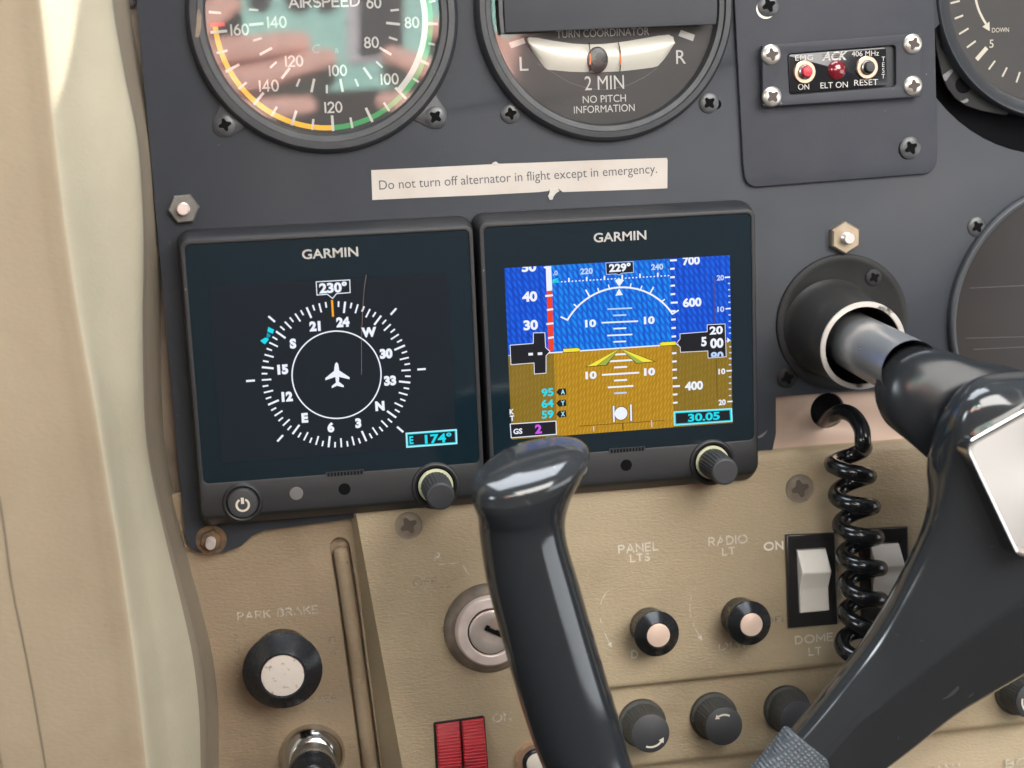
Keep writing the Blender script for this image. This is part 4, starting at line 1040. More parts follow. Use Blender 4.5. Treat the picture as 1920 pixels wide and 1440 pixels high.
# ---- horizon page
T = TR_; mb = MB()
def z1(x, y): return T.p(900+x/3.5556, 380+y/3.5556, 10)
def z2(x, y): return T.p(900+x/3.5556, 620+y/3.5556, 10)
x0, x1, zt_, zb_ = DX0, DX0+71.1, DZ0, DZ0-53.3
hz = (z2(933, 118)[1]+z1(933, 968)[1])/2
xa = z1(480, 700)[0]; xb = z1(1272, 600)[0]
mb.poly(rect(xa, xb, hz, zt_), 0.02, 'lcd_sky'); mb.poly(rect(x0, xa, hz, zt_), 0.02, 'lcd_sky_deep'); mb.poly(rect(xb, x1, hz, zt_), 0.02, 'lcd_sky_deep')
mb.poly(rect(xa, xb, zb_, hz), 0.02, 'lcd_ground'); mb.poly(rect(x0, xa, zb_, hz), 0.02, 'lcd_ground_dim'); mb.poly(rect(xb, x1, zb_, hz), 0.02, 'lcd_ground_dim')
mb.poly(rect(xa-2, xb+1, hz-.2, hz+.2), 0.05, 'lcd_white')
mb.poly(rect(x0, xa-5, hz-.12, hz+.12), 0.05, 'lcd_soft'); mb.poly(rect(xb, x1, hz-.12, hz+.12), 0.04, 'lcd_soft')
K = 0.0468
clipT = [(Vector((0, 0, zt_)), Vector((0, 0, 1)))]
S1 = lambda a, b_, w, m='lcd_white', h=0.06: mb.stroke([z1(*a), z1(*b_)], w*K, h, m)
S2 = lambda a, b_, w, m='lcd_white', h=0.06: mb.stroke([z2(*a), z2(*b_)], w*K, h, m)
P1 = lambda L_, m, h=0.06: mb.poly([z1(*q) for q in L_], h, m)
P2 = lambda L_, m, h=0.06: mb.poly([z2(*q) for q in L_], h, m)
# airspeed tape
P1([(438, 424), (474, 422), (482, 585), (444, 590)], 'lcd_white', 0.05); P1([(424, 427), (440, 425), (440, 440), (426, 436)], 'lcd_white', 0.05)
P1([(444, 590), (480, 588), (492, 985), (458, 990)], 'lcd_red', 0.05)
for y, x in ((620, 432), (713, 444), (807, 440), (900, 452)): S1((x+6, y+2), (482+(y-620)*.022, y-3), 13, h=0.08)
mb.text('50', *z1(326, 428), 56*K, 0.07, 'lcd_white', width=96*K, bold=0.044, clip=clipT); mb.text('40', *z1(331, 625), 60*K, 0.07, 'lcd_white', width=100*K, bold=0.044); mb.text('30', *z1(338, 815), 60*K, 0.07, 'lcd_white', width=96*K, bold=0.044)
box1 = [(200, 950-0), (355, 938), (355, 868), (432, 866), (437, 965), (466, 992), (440, 1020), (440, 1136), (362, 1142), (360, 1068), (206, 1080)]
q = [z1(*v) for v in box1]; mb.poly(q, 0.09, 'lcd_black'); mb.stroke(q+[q[0]], 0.2, 0.11, 'lcd_white')
P1([(322, 1002), (352, 1000), (353, 1017), (323, 1019)], 'lcd_white', 0.12); P1([(384, 999), (414, 997), (415, 1014), (385, 1016)], 'lcd_white', 0.12)
# heading strip
mb.text('.0', *z1(502, 468), 30*K, 0.06, 'lcd_soft', width=32*K, bold=0.034); mb.text('220', *z1(710, 456), 36*K, 0.06, 'lcd_soft', width=84*K, bold=0.039); mb.text('240', *z1(1181, 427), 36*K, 0.06, 'lcd_soft', width=82*K, bold=0.039)
hb = [(838, 402), (1020, 392), (1024, 464), (945, 470), (926, 482), (905, 474), (842, 478)]
q = [z1(*v) for v in hb]; mb.poly(q, 0.09, 'lcd_black'); mb.stroke(q+[q[0]], 0.18, 0.1, 'lcd_soft'); mb.text('229°', *z1(932, 432), 48*K, 0.12, 'lcd_white', width=146*K, bold=0.044)
P1([(484, 512), (521, 503), (524, 532), (484, 536)], 'lcd_cyan', 0.06); S1((496, 534), (518, 512), 5, 'lcd_teal', 0.08)
for i in range(31):
    x = 545+i*23.7; y = 527-i*1.37
    if x > 1262: break
    big = (i-2) % 5 == 0
    if big: S1((x, y+2), (x, y-20), 11)
    else: P1([(x-5, y+5), (x+5, y+4), (x+5, y-4), (x-5, y-3)], 'lcd_white')
# bank arc
cB = None
A_, B_, C_ = Vector(z1(583, 782)), Vector(z1(926, 565)), Vector(z1(1282, 742))
def circ3(a, b, c):
    d = 2*(a.x*(b.y-c.y)+b.x*(c.y-a.y)+c.x*(a.y-b.y))
    ux = ((a.dot(a))*(b.y-c.y)+(b.dot(b))*(c.y-a.y)+(c.dot(c))*(a.y-b.y))/d
    uy = ((a.dot(a))*(c.x-b.x)+(b.dot(b))*(a.x-c.x)+(c.dot(c))*(b.x-a.x))/d
    return Vector((ux, uy))
cB = circ3(A_, B_, C_); rB = (A_-cB).length
a0 = math.atan2(A_.y-cB.y, A_.x-cB.x); a1 = math.atan2(C_.y-cB.y, C_.x-cB.x)
mb.stroke([(cB.x+rB*math.cos(a0+(a1-a0)*i/40), cB.y+rB*math.sin(a0+(a1-a0)*i/40)) for i in range(41)], 0.55, 0.06, 'lcd_white')
for a, b_, w in (((583, 782), (540, 762), 11), ((643, 692), (627, 678), 10), ((727, 620), (705, 582), 10), ((790, 588), (785, 572), 8), ((861, 568), (856, 548), 8), ((1002, 560), (1006, 540), 8), ((1072, 574), (1078, 556), 8),
                 ((1136, 600), (1155, 565), 10), ((1213, 658), (1230, 645), 9), ((1282, 742), (1322, 718), 10)): S1(a, b_, w, h=0.075)
P1([(900, 520), (912, 510), (950, 508), (958, 518), (928, 560)], 'lcd_white', 0.08); P1([(927, 572), (952, 615), (902, 620)], 'lcd_white', 0.08)
# pitch ladder
for y, w in ((706, 160), (750, 82), (795, 238), (838, 80), (882, 162), (926, 78)):
    S1((932-w/2, y+w*.022), (932+w/2, y-w*.022), 10, 'lcd_soft' if y < 770 else 'lcd_white')
for y, w in ((157, 66), (200, 164), (243, 80), (287, 242), (330, 80), (373, 164), (415, 76)):
    S2((937-w/2, y+w*.03), (937+w/2, y-w*.03), 12, 'lcd_white' if y < 400 else 'lcd_soft')
for xx in (737, 1128): mb.text('10', *z1(xx, 804 if xx < 900 else 783), 46*K, 0.06, 'lcd_white', width=74*K, bold=0.044)
for xx in (740, 1130): mb.text('10', *z2(xx, 296 if xx < 900 else 273), 46*K, 0.06, 'lcd_white', width=76*K, bold=0.049)
# aircraft chevron and wing bars
P2([(932, 116), (700, 243), (845, 233)], 'lcd_line', 0.09); P2([(932, 116), (1040, 220), (1176, 207)], 'lcd_line', 0.09)
P2([(926, 121), (712, 238), (778, 232)], 'lcd_yellow', 0.11); P2([(926, 122), (785, 231), (838, 229)], 'lcd_olive', 0.11)
P2([(938, 120), (1085, 210), (1158, 205)], 'lcd_yellow', 0.11); P2([(938, 121), (1043, 215), (1092, 211)], 'lcd_olive', 0.11)
for L_ in ([(550, 118), (655, 111), (672, 126), (658, 142), (552, 148)], [(1192, 88), (1208, 74), (1308, 68), (1308, 98), (1205, 104)]):
    q = [z2(*v) for v in L_]; mb.poly(q, 0.09, 'lcd_line'); c_ = sum((Vector(v) for v in q), Vector((0, 0)))/len(q)
    mb.poly([tuple(c_+(Vector(v)-c_)*.88) if False else (c_.x+(v[0]-c_.x)*.94, c_.y+(v[1]-c_.y)*.72) for v in q], 0.11, 'lcd_yellow')
# altitude tape
mb.text('700', *z1(1408, 386), 50*K, 0.06, 'lcd_white', width=118*K, bold=0.044, clip=clipT); mb.text('600', *z1(1414, 664), 54*K, 0.06, 'lcd_white', width=128*K, bold=0.044); mb.text('400', *z2(1426, 366), 54*K, 0.06, 'lcd_white', width=126*K, bold=0.044)
for i in range(13):
    y = 384+i*56.4
    if y > 930: break
    S1((1270+i*1.2, y+1), ((1308 if i in (0, 5) else 1292)+i*1.2, y-1), 13)
for i, y in enumerate((150, 205, 260, 315, 370, 425, 480)): S2((1283+i*1.2, y+1), (1306+i*1.2+(18 if i == 4 else 0), y-1), 13)
P1([(1318, 935), (1335, 872), (1512, 858), (1512, 812), (1634, 806), (1642, 1028), (1520, 1038), (1518, 990), (1335, 998), (1334, 965)], 'lcd_black', 0.09)
q = [z1(*v) for v in ((1308, 940), (1333, 908), (1333, 874), (1514, 860), (1514, 814), (1633, 808), (1641, 1027), (1520, 1036), (1518, 988), (1336, 997), (1334, 962), (1308, 940))]; mb.stroke(q, 0.18, 0.1, 'lcd_white')
mb.text('5', *z1(1492, 925), 58*K, 0.12, 'lcd_white', width=38*K, bold=0.044); mb.text('00', *z1(1578, 935), 60*K, 0.12, 'lcd_white', width=92*K, bold=0.044); mb.text('20', *z1(1574, 850), 50*K, 0.12, 'lcd_white', width=92*K, bold=0.039)
zc_ = z1(1580, 1027)[1]
mb.text('80', *z1(1580, 1022), 54*K, 0.12, 'lcd_soft', width=90*K, bold=0.039, clip=[(Vector((0, 0, zc_)), Vector((0, 0, -1)))])
# vertical speed scale
mb.text('20', *z1(1602, 500), 34*K, 0.06, 'lcd_soft', width=50*K, bold=0.034); mb.text('10', *z1(1605, 710), 34*K, 0.06, 'lcd_soft', width=48*K, bold=0.034)
mb.text('10', *z2(1612, 271), 36*K, 0.06, 'lcd_white', width=48*K, bold=0.034); mb.text('20', *z2(1614, 477), 36*K, 0.06, 'lcd_white', width=50*K, bold=0.034)
S1((1634, 498), (1664, 496), 10); S1((1640, 707), (1668, 705), 10); S2((1646, 268), (1676, 266), 10); S2((1652, 473), (1680, 471), 10)
for y in (538, 580, 622, 664, 748, 790, 832, 870, 960, 1000, 1040): S1((1655+(y-538)*.02, y), (1664+(y-538)*.02, y), 9, 'lcd_soft')
for y in (185, 227, 309, 350, 390, 432): S2((1661, y), (1672, y), 9, 'lcd_soft')
P1([(1647, 898), (1668, 915), (1649, 935)], 'lcd_white', 0.1)
S1((1561, 500), (1562, 800), 4, 'lcd_line'); S2((1575, 190), (1580, 445), 4, 'lcd_line')
S1((1262, 372), (1264, 480), 4, 'lcd_line')
# speed references
for s_, ch, y in (('95', 'A', 408), ('64', 'Y', 483), ('59', 'X', 555)):
    mb.text(s_, *z2(450, y+2), 50*K, 0.06, 'lcd_cyan', width=80*K, bold=0.029)
    P2([(508, y+2), (525, y-20), (572, y-24), (576, y+18), (528, y+24)], 'lcd_black', 0.08); mb.text(ch, *z2(552, y-1), 30*K, 0.1, 'lcd_cyan_light', width=26*K, bold=0.034)
mb.text('K', *z2(212, 540), 34*K, 0.06, 'lcd_white', width=30*K, bold=0.03); mb.text('T', *z2(214, 583), 34*K, 0.06, 'lcd_white', width=30*K, bold=0.03)
q = [z2(*v) for v in ((201, 622), (506, 602), (509, 690), (208, 714))]; mb.poly(q, 0.08, 'lcd_black'); mb.stroke(q+[q[0]], 0.26, 0.1, 'lcd_white')
mb.text('GS', *z2(252, 670), 34*K, 0.12, 'lcd_white', width=60*K, bold=0.034); mb.text('2', *z2(389, 655), 56*K, 0.12, 'lcd_magenta', width=46*K, bold=0.044)
# slip ball
c_ = z2(940, 551); mb.poly(circ(c_[0], c_[1], 2.25, 32), 0.07, 'lcd_line'); mb.poly(circ(c_[0], c_[1], 2.05, 32), 0.09, 'lcd_white')
for a, b_ in (((890, 504), (893, 606)), ((1005, 495), (1008, 598))): S2(a, b_, 20, 'lcd_line', 0.07); S2(a, b_, 12, 'lcd_white', 0.09)
S2((660, 636), (1230, 598), 4, 'lcd_line', 0.07); S2((951, 620), (953, 658), 7, 'lcd_line', 0.08); S2((756, 638), (758, 670), 6, 'lcd_soft', 0.08); S2((1143, 600), (1145, 642), 6, 'lcd_soft', 0.08)
# altimeter setting box
o1 = [z2(*v) for v in ((1290, 538), (1680, 516), (1684, 606), (1292, 634))]; i1 = [z2(*v) for v in ((1304, 551), (1664, 530), (1668, 596), (1306, 620))]
mid = [((a[0]*.55+b_[0]*.45), (a[1]*.55+b_[1]*.45)) for a, b_ in zip(o1, i1)]
mb.poly(i1, 0.08, 'lcd_black'); mb.ring2(o1, mid, 0.1, 'lcd_cyan_light'); mb.ring2(mid, i1, 0.09, 'lcd_cyan'); mb.text('30.05', *z2(1492, 573), 50*K, 0.12, 'lcd_cyan', width=222*K, bold=0.034)
mb.build('lit_screen', glR)

# ================================================================== knobs and switches on the lower panels
def push_knob(name, label, px, py, frame, r, hrim, rbase, rcap, hcap, capm, group=None):
    T = Thing(name, label, 'knob', px, py, hrim, frame, group)
    h0 = -hrim
    mb = MB()
    mb.lathe([(rbase, h0-.5), (rbase, h0+hrim*.55), (r*.96, -0.9), (r, -0.3), (r, 0.25), (r*.97, 0.6), (rcap*1.18, hcap-hrim-.3), (rcap*1.12, hcap-hrim), (rcap*1.05, hcap-hrim), (rcap*1.0, hcap-hrim-.7)], 'knob_black', 64, (0, 0), cap=False)
    mb.build('knob_body', T.e, 32)
    mb = MB(); mb.lathe([(rcap, hcap-hrim-.8), (rcap*.99, hcap-hrim-.28), (rcap*.9, hcap-hrim-.2), (.01, hcap-hrim-.2)], capm, 48, (0, 0), cap=False); mb.build('metal_insert', T.e)
    return T
push_knob('parking_brake_knob', 'large black knob with pitted silver centre under the PARK BRAKE legend', 530, 1257, PC, 12.3, 12.0, 9.4, 6.6, 17.0, 'cap_pitted')
push_knob('panel_light_knob', 'small black knob with copper-toned centre under PANEL LTS', 1231, 1188, PB, 7.3, 9.5, 6.4, 3.75, 12.3, 'cap_silver', 'small dimmer knobs with metal centres')
push_knob('radio_light_knob', 'small black knob with copper-toned centre beside the white rocker switch', 1404.4, 1168, PB, 7.2, 9.5, 6.4, 3.7, 12.3, 'cap_silver', 'small dimmer knobs with metal centres')

# primer
T = Thing('primer_knob', 'chrome knurled primer knob with black centre below the parking brake', 'knob', 585, 1416, 0, PC)
mb = MB(); mb.lathe([(10.7, 0), (10.6, .8), (9.8, 2.6), (8.6, 4.2), (7.4, 5.2), (6.9, 5.4)], 'chrome', 64, (0, 0), cap=False); mb.build('escutcheon', T.e, 60)
kn = lambda r_, h_, a: r_*(1+0.022*math.sin(a*46))
mb = MB(); mb.lathe([(7.0, 5.0)]+[(6.9+.07*i, 5.2+i*.75) for i in range(9)], 'steel', 184, (0, 0), kn, cap=False, twist=0.05); mb.build('knurled_collar', T.e, 60)
mb = MB(); mb.lathe([(7.5, 11.4), (7.75, 11.8), (7.7, 12.4), (7.1, 12.6), (6.9, 12.3)], 'chrome', 96, (0, 0), kn, cap=False); mb.build('rim', T.e)
mb = MB(); mb.lathe([(6.95, 12.2), (6.7, 14.2), (5.6, 15.8), (5.2, 16.8), (4.9, 18.2), (4.2, 19.2), (.01, 19.8)], 'knob_black', 64, (0, 0), cap=False); mb.build('centre_button', T.e, 50)

# ignition switch
T = Thing('ignition_switch', 'round metal key ignition switch partly hidden by the yoke handle', 'switch', 916, 1177, 0, PB)
mb = MB(); mb.lathe([(14.4, 0), (14.3, .8), (13.2, 2.3), (11.8, 3.0), (11.2, 3.0)], 'worn_ring', 64, (0, 0), cap=False); mb.build('base_ring', T.e, 50)
mb = MB(); mb.lathe([(11.2, 2.4), (11.0, 5.6), (10.4, 6.3), (7.8, 6.4), (7.45, 6.0), (7.3, 4.9)], 'pink_metal', 64, (0, 0), cap=False); mb.build('face_ring', T.e, 40)
mb = MB(); mb.lathe([(7.4, 5.0), (7.0, 5.0)], 'deep_black', 48, (0, 0), cap=False); mb.lathe([(7.0, 4.8), (6.9, 5.9), (6.2, 6.2), (3.2, 5.7), (.01, 5.5)], 'lock_metal', 64, (0, 0), cap=False); cyl = mb.build('lock_cylinder', T.e, 60)
mb = MB(); a = -0.52
sl = [(-2.9, -.85), (3.2, -.85), (3.2, .85), (.6, .85), (.6, .55), (-1.6, .55), (-1.6, .95), (-2.9, .95)]
mb.poly([(x*math.cos(a)-z*math.sin(a)+.8, x*math.sin(a)+z*math.cos(a)+.2) for x, z in sl], 6.02, 'deep_black'); mb.build('keyway', cyl)

# red split master switch
T = Thing('red_master_switch', 'split red ribbed rocker switch at the bottom of the cover panel', 'switch', 865, 1430, 0, PB)
q = T.pts([(812, 1354), (908, 1341), (922, 1530), (822, 1536)])
mb = MB(); mb.plate(roundpoly(q, .8), -.2, .35, 'rocker_frame', [], .1); mb.solid('frame', T.e)
for (a, b_, c_, d_) in (((817, 1357), (861, 1351), (868, 1528), (826, 1530)), ((865, 1350.5), (906, 1345), (917, 1524), (872, 1527))):
    A_, B_, C_, D_ = [Vector(T.p(*v)) for v in (a, b_, c_, d_)]
    rg = []; n_ = 31
    for i in range(n_*4):
        t = i/(n_*4-1); l = A_+(D_-A_)*t; r_ = B_+(C_-B_)*t
        hh = .5+3.2*math.sin(PI*min(1, t*1.05+.02))*.9+(.32 if i % 4 in (1, 2) else 0.0)
        rg.append([Vector((l.x, .3, l.y)), Vector((l.x, -hh+.4, l.y)), Vector((l.x+.4, -hh, l.y)), Vector((r_.x-.4, -hh, r_.y)), Vector((r_.x, -hh+.4, r_.y)), Vector((r_.x, .3, r_.y))])
    mb = MB(); mb.rings(rg, 'red_plastic', closed=False); mb.build('rocker', T.e, 20)

# circuit breaker button
T = Thing('breaker_button', 'pale round breaker button in a metal ring beside the yoke handle', 'button', 1004, 1426, 0, PB)
rib = lambda r_, h_, a: r_*(1+0.02*math.sin(a*40))
mb = MB(); mb.lathe([(6.6, -3), (6.6, 1.4), (6.1, 2.2), (4.7, 2.3), (4.5, 1.5)], 'copper_ring', 160, (0, 0), rib, cap=False); mb.build('ring', T.e)
mb = MB(); mb.lathe([(4.5, .5), (4.4, 3.0), (4.0, 3.4), (3.5, 3.2)], 'knob_black', 40, (0, 0), cap=False); mb.build('sleeve', T.e)
mb = MB(); mb.lathe([(3.5, 2.5), (3.4, 3.6), (2.8, 3.9), (.01, 4.0)], 'white_button', 40, (0, 0), cap=False); mb.build('button_cap', T.e)

# white rocker switches
def rocker(dx, dy, label):
    T = Thing('rocker_switch', label, 'switch', 1522+dx, 1088+dy, 0, PB, 'white rocker switches in black frames')
    q = T.pts([(1474+dx, 1003+dy), (1566+dx, 999+dy), (1571+dx, 1171+dy), (1479.5+dx, 1178+dy)], 1.8)
    inn = T.pts([(1494+dx, 1030+dy), (1551+dx, 1027+dy), (1555+dx, 1146+dy), (1499+dx, 1151+dy)], 1.8)
    mb = MB(); mb.plate(q, 0, 1.9, 'rocker_frame', [inn], .55, 3); mb.solid('frame', T.e, 25)
    mb = MB(); A_, B_, C_, D_ = [Vector(v) for v in T.pts([(1495+dx, 1032+dy), (1549+dx, 1029+dy), (1553.5+dx, 1144+dy), (1500+dx, 1149+dy)], 2.0)]
    prof = [(0, -1), (0, 1.6), (0.012, 2.0), (.30, 5.8), (.33, 6.0), (.36, 5.9), (.60, 2.9), (.64, 2.7), (.97, 2.9), (.995, 2.7), (1, -1)]
    rg = []
    for t, h in prof:
        l = A_+(D_-A_)*t; r_ = B_+(C_-B_)*t
        e_ = .0
        rg.append([Vector((l.x, 1, l.y)), Vector((l.x, -h+.25, l.y)), Vector((l.x+.25, -h, l.y)), Vector((r_.x-.25, -h, r_.y)), Vector((r_.x, -h+.25, r_.y)), Vector((r_.x, 1, r_.y))])
    mb.rings(rg, 'rocker_white', True, True, closed=True); mb.solid('rocker', T.e, 18)
    return T
rocker(0, 0, 'white rocker switch in a black frame above the DOME LT legend')
rocker(137, -11, 'white rocker switch half hidden behind the coiled cord and yoke')

# row of ribbed knobs
def ribbed(px, py, label, arrow=None):
    T = Thing('ribbed_knob', label, 'knob', px, py, -2.9, PB, 'ribbed black knobs in the channel')
    rib = lambda r_, h_, a: r_*(1+(0.011*math.copysign(1, math.sin(a*36)) if 1.6 < h_ < 10.6 else 0))
    mb = MB(); mb.lathe([(7.9, -.6), (7.9, 1.4), (7.5, 1.9), (7.0, 2.2), (7.0, 3.0), (6.6, 7.0), (6.3, 10.5)], 'knob_dust', 144, (0, 0), rib, cap=False); b_ = mb.build('skirt', T.e, 25)
    mb = MB(); mb.lathe([(6.25, 10.4), (6.35, 10.9), (6.2, 11.7), (5.7, 12.0), (.01, 12.15)], 'knob_matte', 64, (0, 0), cap=False); cp = mb.build('cap', T.e, 40)
    if arrow:
        a0, a1, r_ = arrow; n_ = 12
        q = [(r_*math.cos(math.radians(a0+(a1-a0)*i/n_)), r_*math.sin(math.radians(a0+(a1-a0)*i/n_))) for i in range(n_+1)]
        mb = MB(); mb.stroke(q[:-2], .62, 12.2, 'mark_cream')
        e_ = Vector(q[-1]); d = (Vector(q[-1])-Vector(q[-3])).normalized(); nn = Vector((-d.y, d.x)); bse = Vector(q[-3])
        mb.poly([tuple(e_+d*.6), tuple(bse+nn*.95), tuple(bse-nn*.95)], 12.22, 'mark_cream'); mb.build('arrow_mark', cp)
    return T
ribbed(1203, 1355, 'ribbed black knob with pale arrow nearest the yoke handle', (-112, -28, 4.3))
ribbed(1337, 1342, 'ribbed black knob with pale arrow between two like it', (62, 128, 3.9))
ribbed(1474, 1329, 'ribbed black knob partly hidden by the grey grip wrap')
ribbed(1905, 1296, 'black knob with pale arrow peeking out beneath the yoke', (165, 235, 4.3))

# ================================================================== control column
ax0 = W3(1555, 616, 0); AXD = (W3(1619, 649, 27)-ax0).normalized()
def axis_tf(origin, d):
    u = d.cross(Vector((0, 0, 1))).normalized(); w = u.cross(d)
    # lathe space: -y is along the axis
    return lambda v: origin+u*v.x+d*(-v.y)+w*v.z
T = Thing('column_guide', 'dark worn guide tube and flange where the control shaft leaves the panel', 'guide tube', 1577, 603)
tf = axis_tf(ax0-T.o, AXD)
mb = MB(); c = T.p(1578, 604); R_ = T.mm(1578, 604, 121)
mb.lathe([(R_, 0), (R_, 1.1), (R_-.5, 1.5), (R_-2.2, 1.5), (R_-2.8, 1.15), (R_*.3, 1.2)], 'flange_dark', 64, c, cap=False); fl = mb.build('flange', T.e, 40)
for px, py in ((1638, 520),):
    screw(T, px, py, 15, 1.3, 'flange_dark', 'deep_black', .5)
screw(T, 1475, 708, 19, 0.1, 'flange_dark', 'deep_black', .3)
mb = MB(); mb.lathe([(16.4, 0.8), (15.5, 2.0), (14.9, 4.0), (14.5, 8.0), (14.1, 14), (13.9, 20), (13.75, 26.6)], 'sleeve_dark', 64, (0, 0), cap=False, axis=tf); slv = mb.build('tube', T.e, 60)
mb = MB(); mb.lathe([(13.85, 26.4), (13.75, 27.0), (12.3, 27.05), (12.1, 26.5)], 'worn_edge', 72, (0, 0), cap=False, axis=tf); mb.build('worn_rim', slv)
mb = MB(); mb.lathe([(12.1, 26.5), (11.9, 0)], 'deep_black', 64, (0, 0), cap=False, axis=tf); mb.build('tube_bore', slv)
mb = MB()
pc = W3(1516, 645, 14)-T.o
ring_ = [pc+Vector((.9*math.cos(a), -.35, 3.0*math.sin(a))) for a in [2*PI*i/24 for i in range(25)]]
mb.tube(ring_, .28, 'mark_grey', 8, False); mb.build('side_slot', slv)

T = Thing('control_yoke', 'glossy black control yoke with silver hub emblem on a steel shaft', 'yoke', 1700, 700, 57)
O = T.o; tf = axis_tf(ax0-O, AXD)
mb = MB(); mb.lathe([(8.9, -4), (8.9, 60)], 'steel_shaft', 64, (0, 0), cap=False, axis=tf); mb.build('shaft', T.e, 60)

def ell_ring(L_, R_, F_, B_, n=48, ex=2.4):
    L_, R_, F_, B_ = [W3(*q)-O for q in (L_, R_, F_, B_)]
    c = (L_+R_)/2*.5+(F_+B_)/2*.5; u = (R_-L_)/2; v = (F_-B_)/2; out = []
    for i in range(n):
        a = 2*PI*i/n; ca, sa = math.cos(a), math.sin(a)
        out.append(c+u*math.copysign(abs(ca)**(2/ex), ca)+v*math.copysign(abs(sa)**(2/ex), sa))
    return out
def interp(st, n):                                # smooth stations of point tuples
    cols = list(zip(*st)); res = []
    cols = [catmull([Vector(q) for q in c], n) for c in cols]
    return [tuple(tuple(v) for v in r) for r in zip(*cols)]
# left grip, from below the picture up to its flared top
st = []
for (l, r, y1, y2, h, d) in ((1150, 1330, 1640, 1640, 62, 12.5), (1073, 1245, 1550, 1550, 62, 12.5), (1018, 1188, 1440, 1440, 62, 12.2), (979, 1156, 1330, 1330, 62, 12), (947, 1122, 1220, 1220, 62, 11.6), (915, 1088, 1101, 1101, 62, 11.4), (900, 1061, 1010, 1004, 62, 11.4)):
    c = ((l+r)/2, (y1+y2)/2)
    st.append(((l, y1, h), (r, y2, h), (c[0], c[1]+4, h+d), (c[0], c[1]-4, h-d)))
st += [((894, 962, 62), (1064, 948, 62), (975, 985, 75), (995, 925, 49)),
       ((890, 926, 63), (1092, 893, 62), (973, 962, 76.5), (1004, 868, 49)),
       ((891, 905, 64), (1107, 860, 62), (982, 938, 76.5), (1009, 832, 50))]
stations = interp(st, 5)
rings = [ell_ring(*s_, ex=2.2) for i, s_ in enumerate(stations)]
top = rings[-1]; c = sum(top, Vector())/len(top)
u = (top[0]-c).normalized(); v = (top[12]-c).normalized(); nrm = u.cross(v).normalized()
if nrm.z < 0: nrm = -nrm
for (k, z) in ((.985, .9), (.95, 1.8), (.88, 2.7), (.72, 3.6), (.45, 4.2), (.2, 4.4), (.03, 4.45)):
    rings.append([c+(q-c)*k+nrm*z for q in top])
body = MB(); body.rings(rings[:-10], 'yoke_grip'); body.rings(rings[-11:], 'yoke_black', False, True)
# arm and hub: section points A (rear left), B (front left), C (crease), D (lower rear), E (rear)
S = [  # A, B, C, D, h rear, h front
 ((2070, 690), (2080, 715), (2290, 985), (2330, 1050), 52, 86),
 ((1905, 686), (1915, 718), (2170, 1030), (2230, 1120), 52, 87),
 ((1812, 706), (1838, 726), (2080, 1066), (2140, 1170), 52, 88),
 ((1758, 770), (1792, 768), (2010, 1092), (2070, 1215), 52, 87),
 ((1728, 850), (1775, 862), (1940, 1120), (1990, 1252), 52, 85),
 ((1733, 932), (1757, 938), (1880, 1158), (1930, 1285), 52, 83),
 ((1716, 1004), (1731, 1012), (1822, 1197), (1862, 1322), 51, 81),
 ((1668, 1100), (1686, 1104), (1755, 1246), (1798, 1358), 50, 79),
 ((1613, 1194), (1630, 1202), (1690, 1296), (1722, 1416), 49, 77),
 ((1540, 1288), (1556, 1300), (1612, 1358), (1640, 1476), 48, 76),
 ((1480, 1360), (1494, 1374), (1558, 1420), (1580, 1520), 47, 75),
 ((1420, 1425), (1432, 1440), (1500, 1480), (1515, 1570), 47, 74),
 ((1350, 1490), (1360, 1508), (1430, 1545), (1440, 1630), 47, 74),
 ((1260, 1560), (1262, 1580), (1330, 1620), (1340, 1690), 48, 74),
]
def armring(s_, grow=0.0, it=3):
    (A_, B_, C_, D_, hr_, hf) = s_
    A = W3(*A_, (hr_+hf)/2-2); B = W3(*B_, hf-3.4); Cc = W3(*C_, hf); D = W3(*D_, hr_+7); E1 = W3(D_[0]*.75+A_[0]*.25, D_[1]*.75+A_[1]*.25, hr_-2); E2 = W3(D_[0]*.2+A_[0]*.8, D_[1]*.2+A_[1]*.8, hr_-2)
    _l = math.hypot(C_[0]-B_[0], C_[1]-B_[1]); _k = 62/_l
    Bm = W3(B_[0]+(C_[0]-B_[0])*_k, B_[1]+(C_[1]-B_[1])*_k, hf-.3); Cm = Cc+(B-Cc)*.12
    pts = [A, B, Bm, Cm, Cc, Cc+(D-Cc)*.3, D, E1, E2]
    pts = [p_-O for p_ in pts]
    c = sum(pts, Vector())/len(pts)
    if grow: pts = [p_+(p_-c).normalized()*grow for p_ in pts]
    return chaikin(pts, .22, it)
def arm_rings(S_, n, grow=0.0):
    cols = [[], [], [], [], []]
    for s_ in S_:
        for i in range(4): cols[i].append(Vector((*s_[i], 0)))
        cols[4].append(Vector((s_[4], s_[5], 0)))
    cols = [catmull(c_, n) for c_ in cols]
    return [armring((tuple(a)[:2], tuple(b_)[:2], tuple(c_)[:2], tuple(d)[:2], e_.x, e_.y), grow) for a, b_, c_, d, e_ in zip(*cols)]
body.rings(arm_rings(S, 6), 'yoke_black', True, True)
# neck between shaft collar and hub
nk = []
for (px, py, h, r_) in ((1716, 722, 55, 11.6), (1719, 727, 55.6, 12.9), (1726, 734, 57.5, 13.4), (1760, 752, 61, 14.4), (1800, 776, 62, 15.8), (1850, 796, 62.5, 17.6), (1915, 826, 63, 19.5)):
    c = W3(px, py, h)-O; d = (AXD+Vector((0.35*max(0, (px-1740)/180), 0, 0))).normalized(); u = d.cross(Vector((0, 0, 1))).normalized(); w = u.cross(d)
    nk.append([c+u*r_*math.cos(2*PI*i/48)+w*r_*math.sin(2*PI*i/48) for i in range(48)])
body.rings(nk, 'yoke_neck', True, True)
bo = body.solid('wheel', T.e, 60)
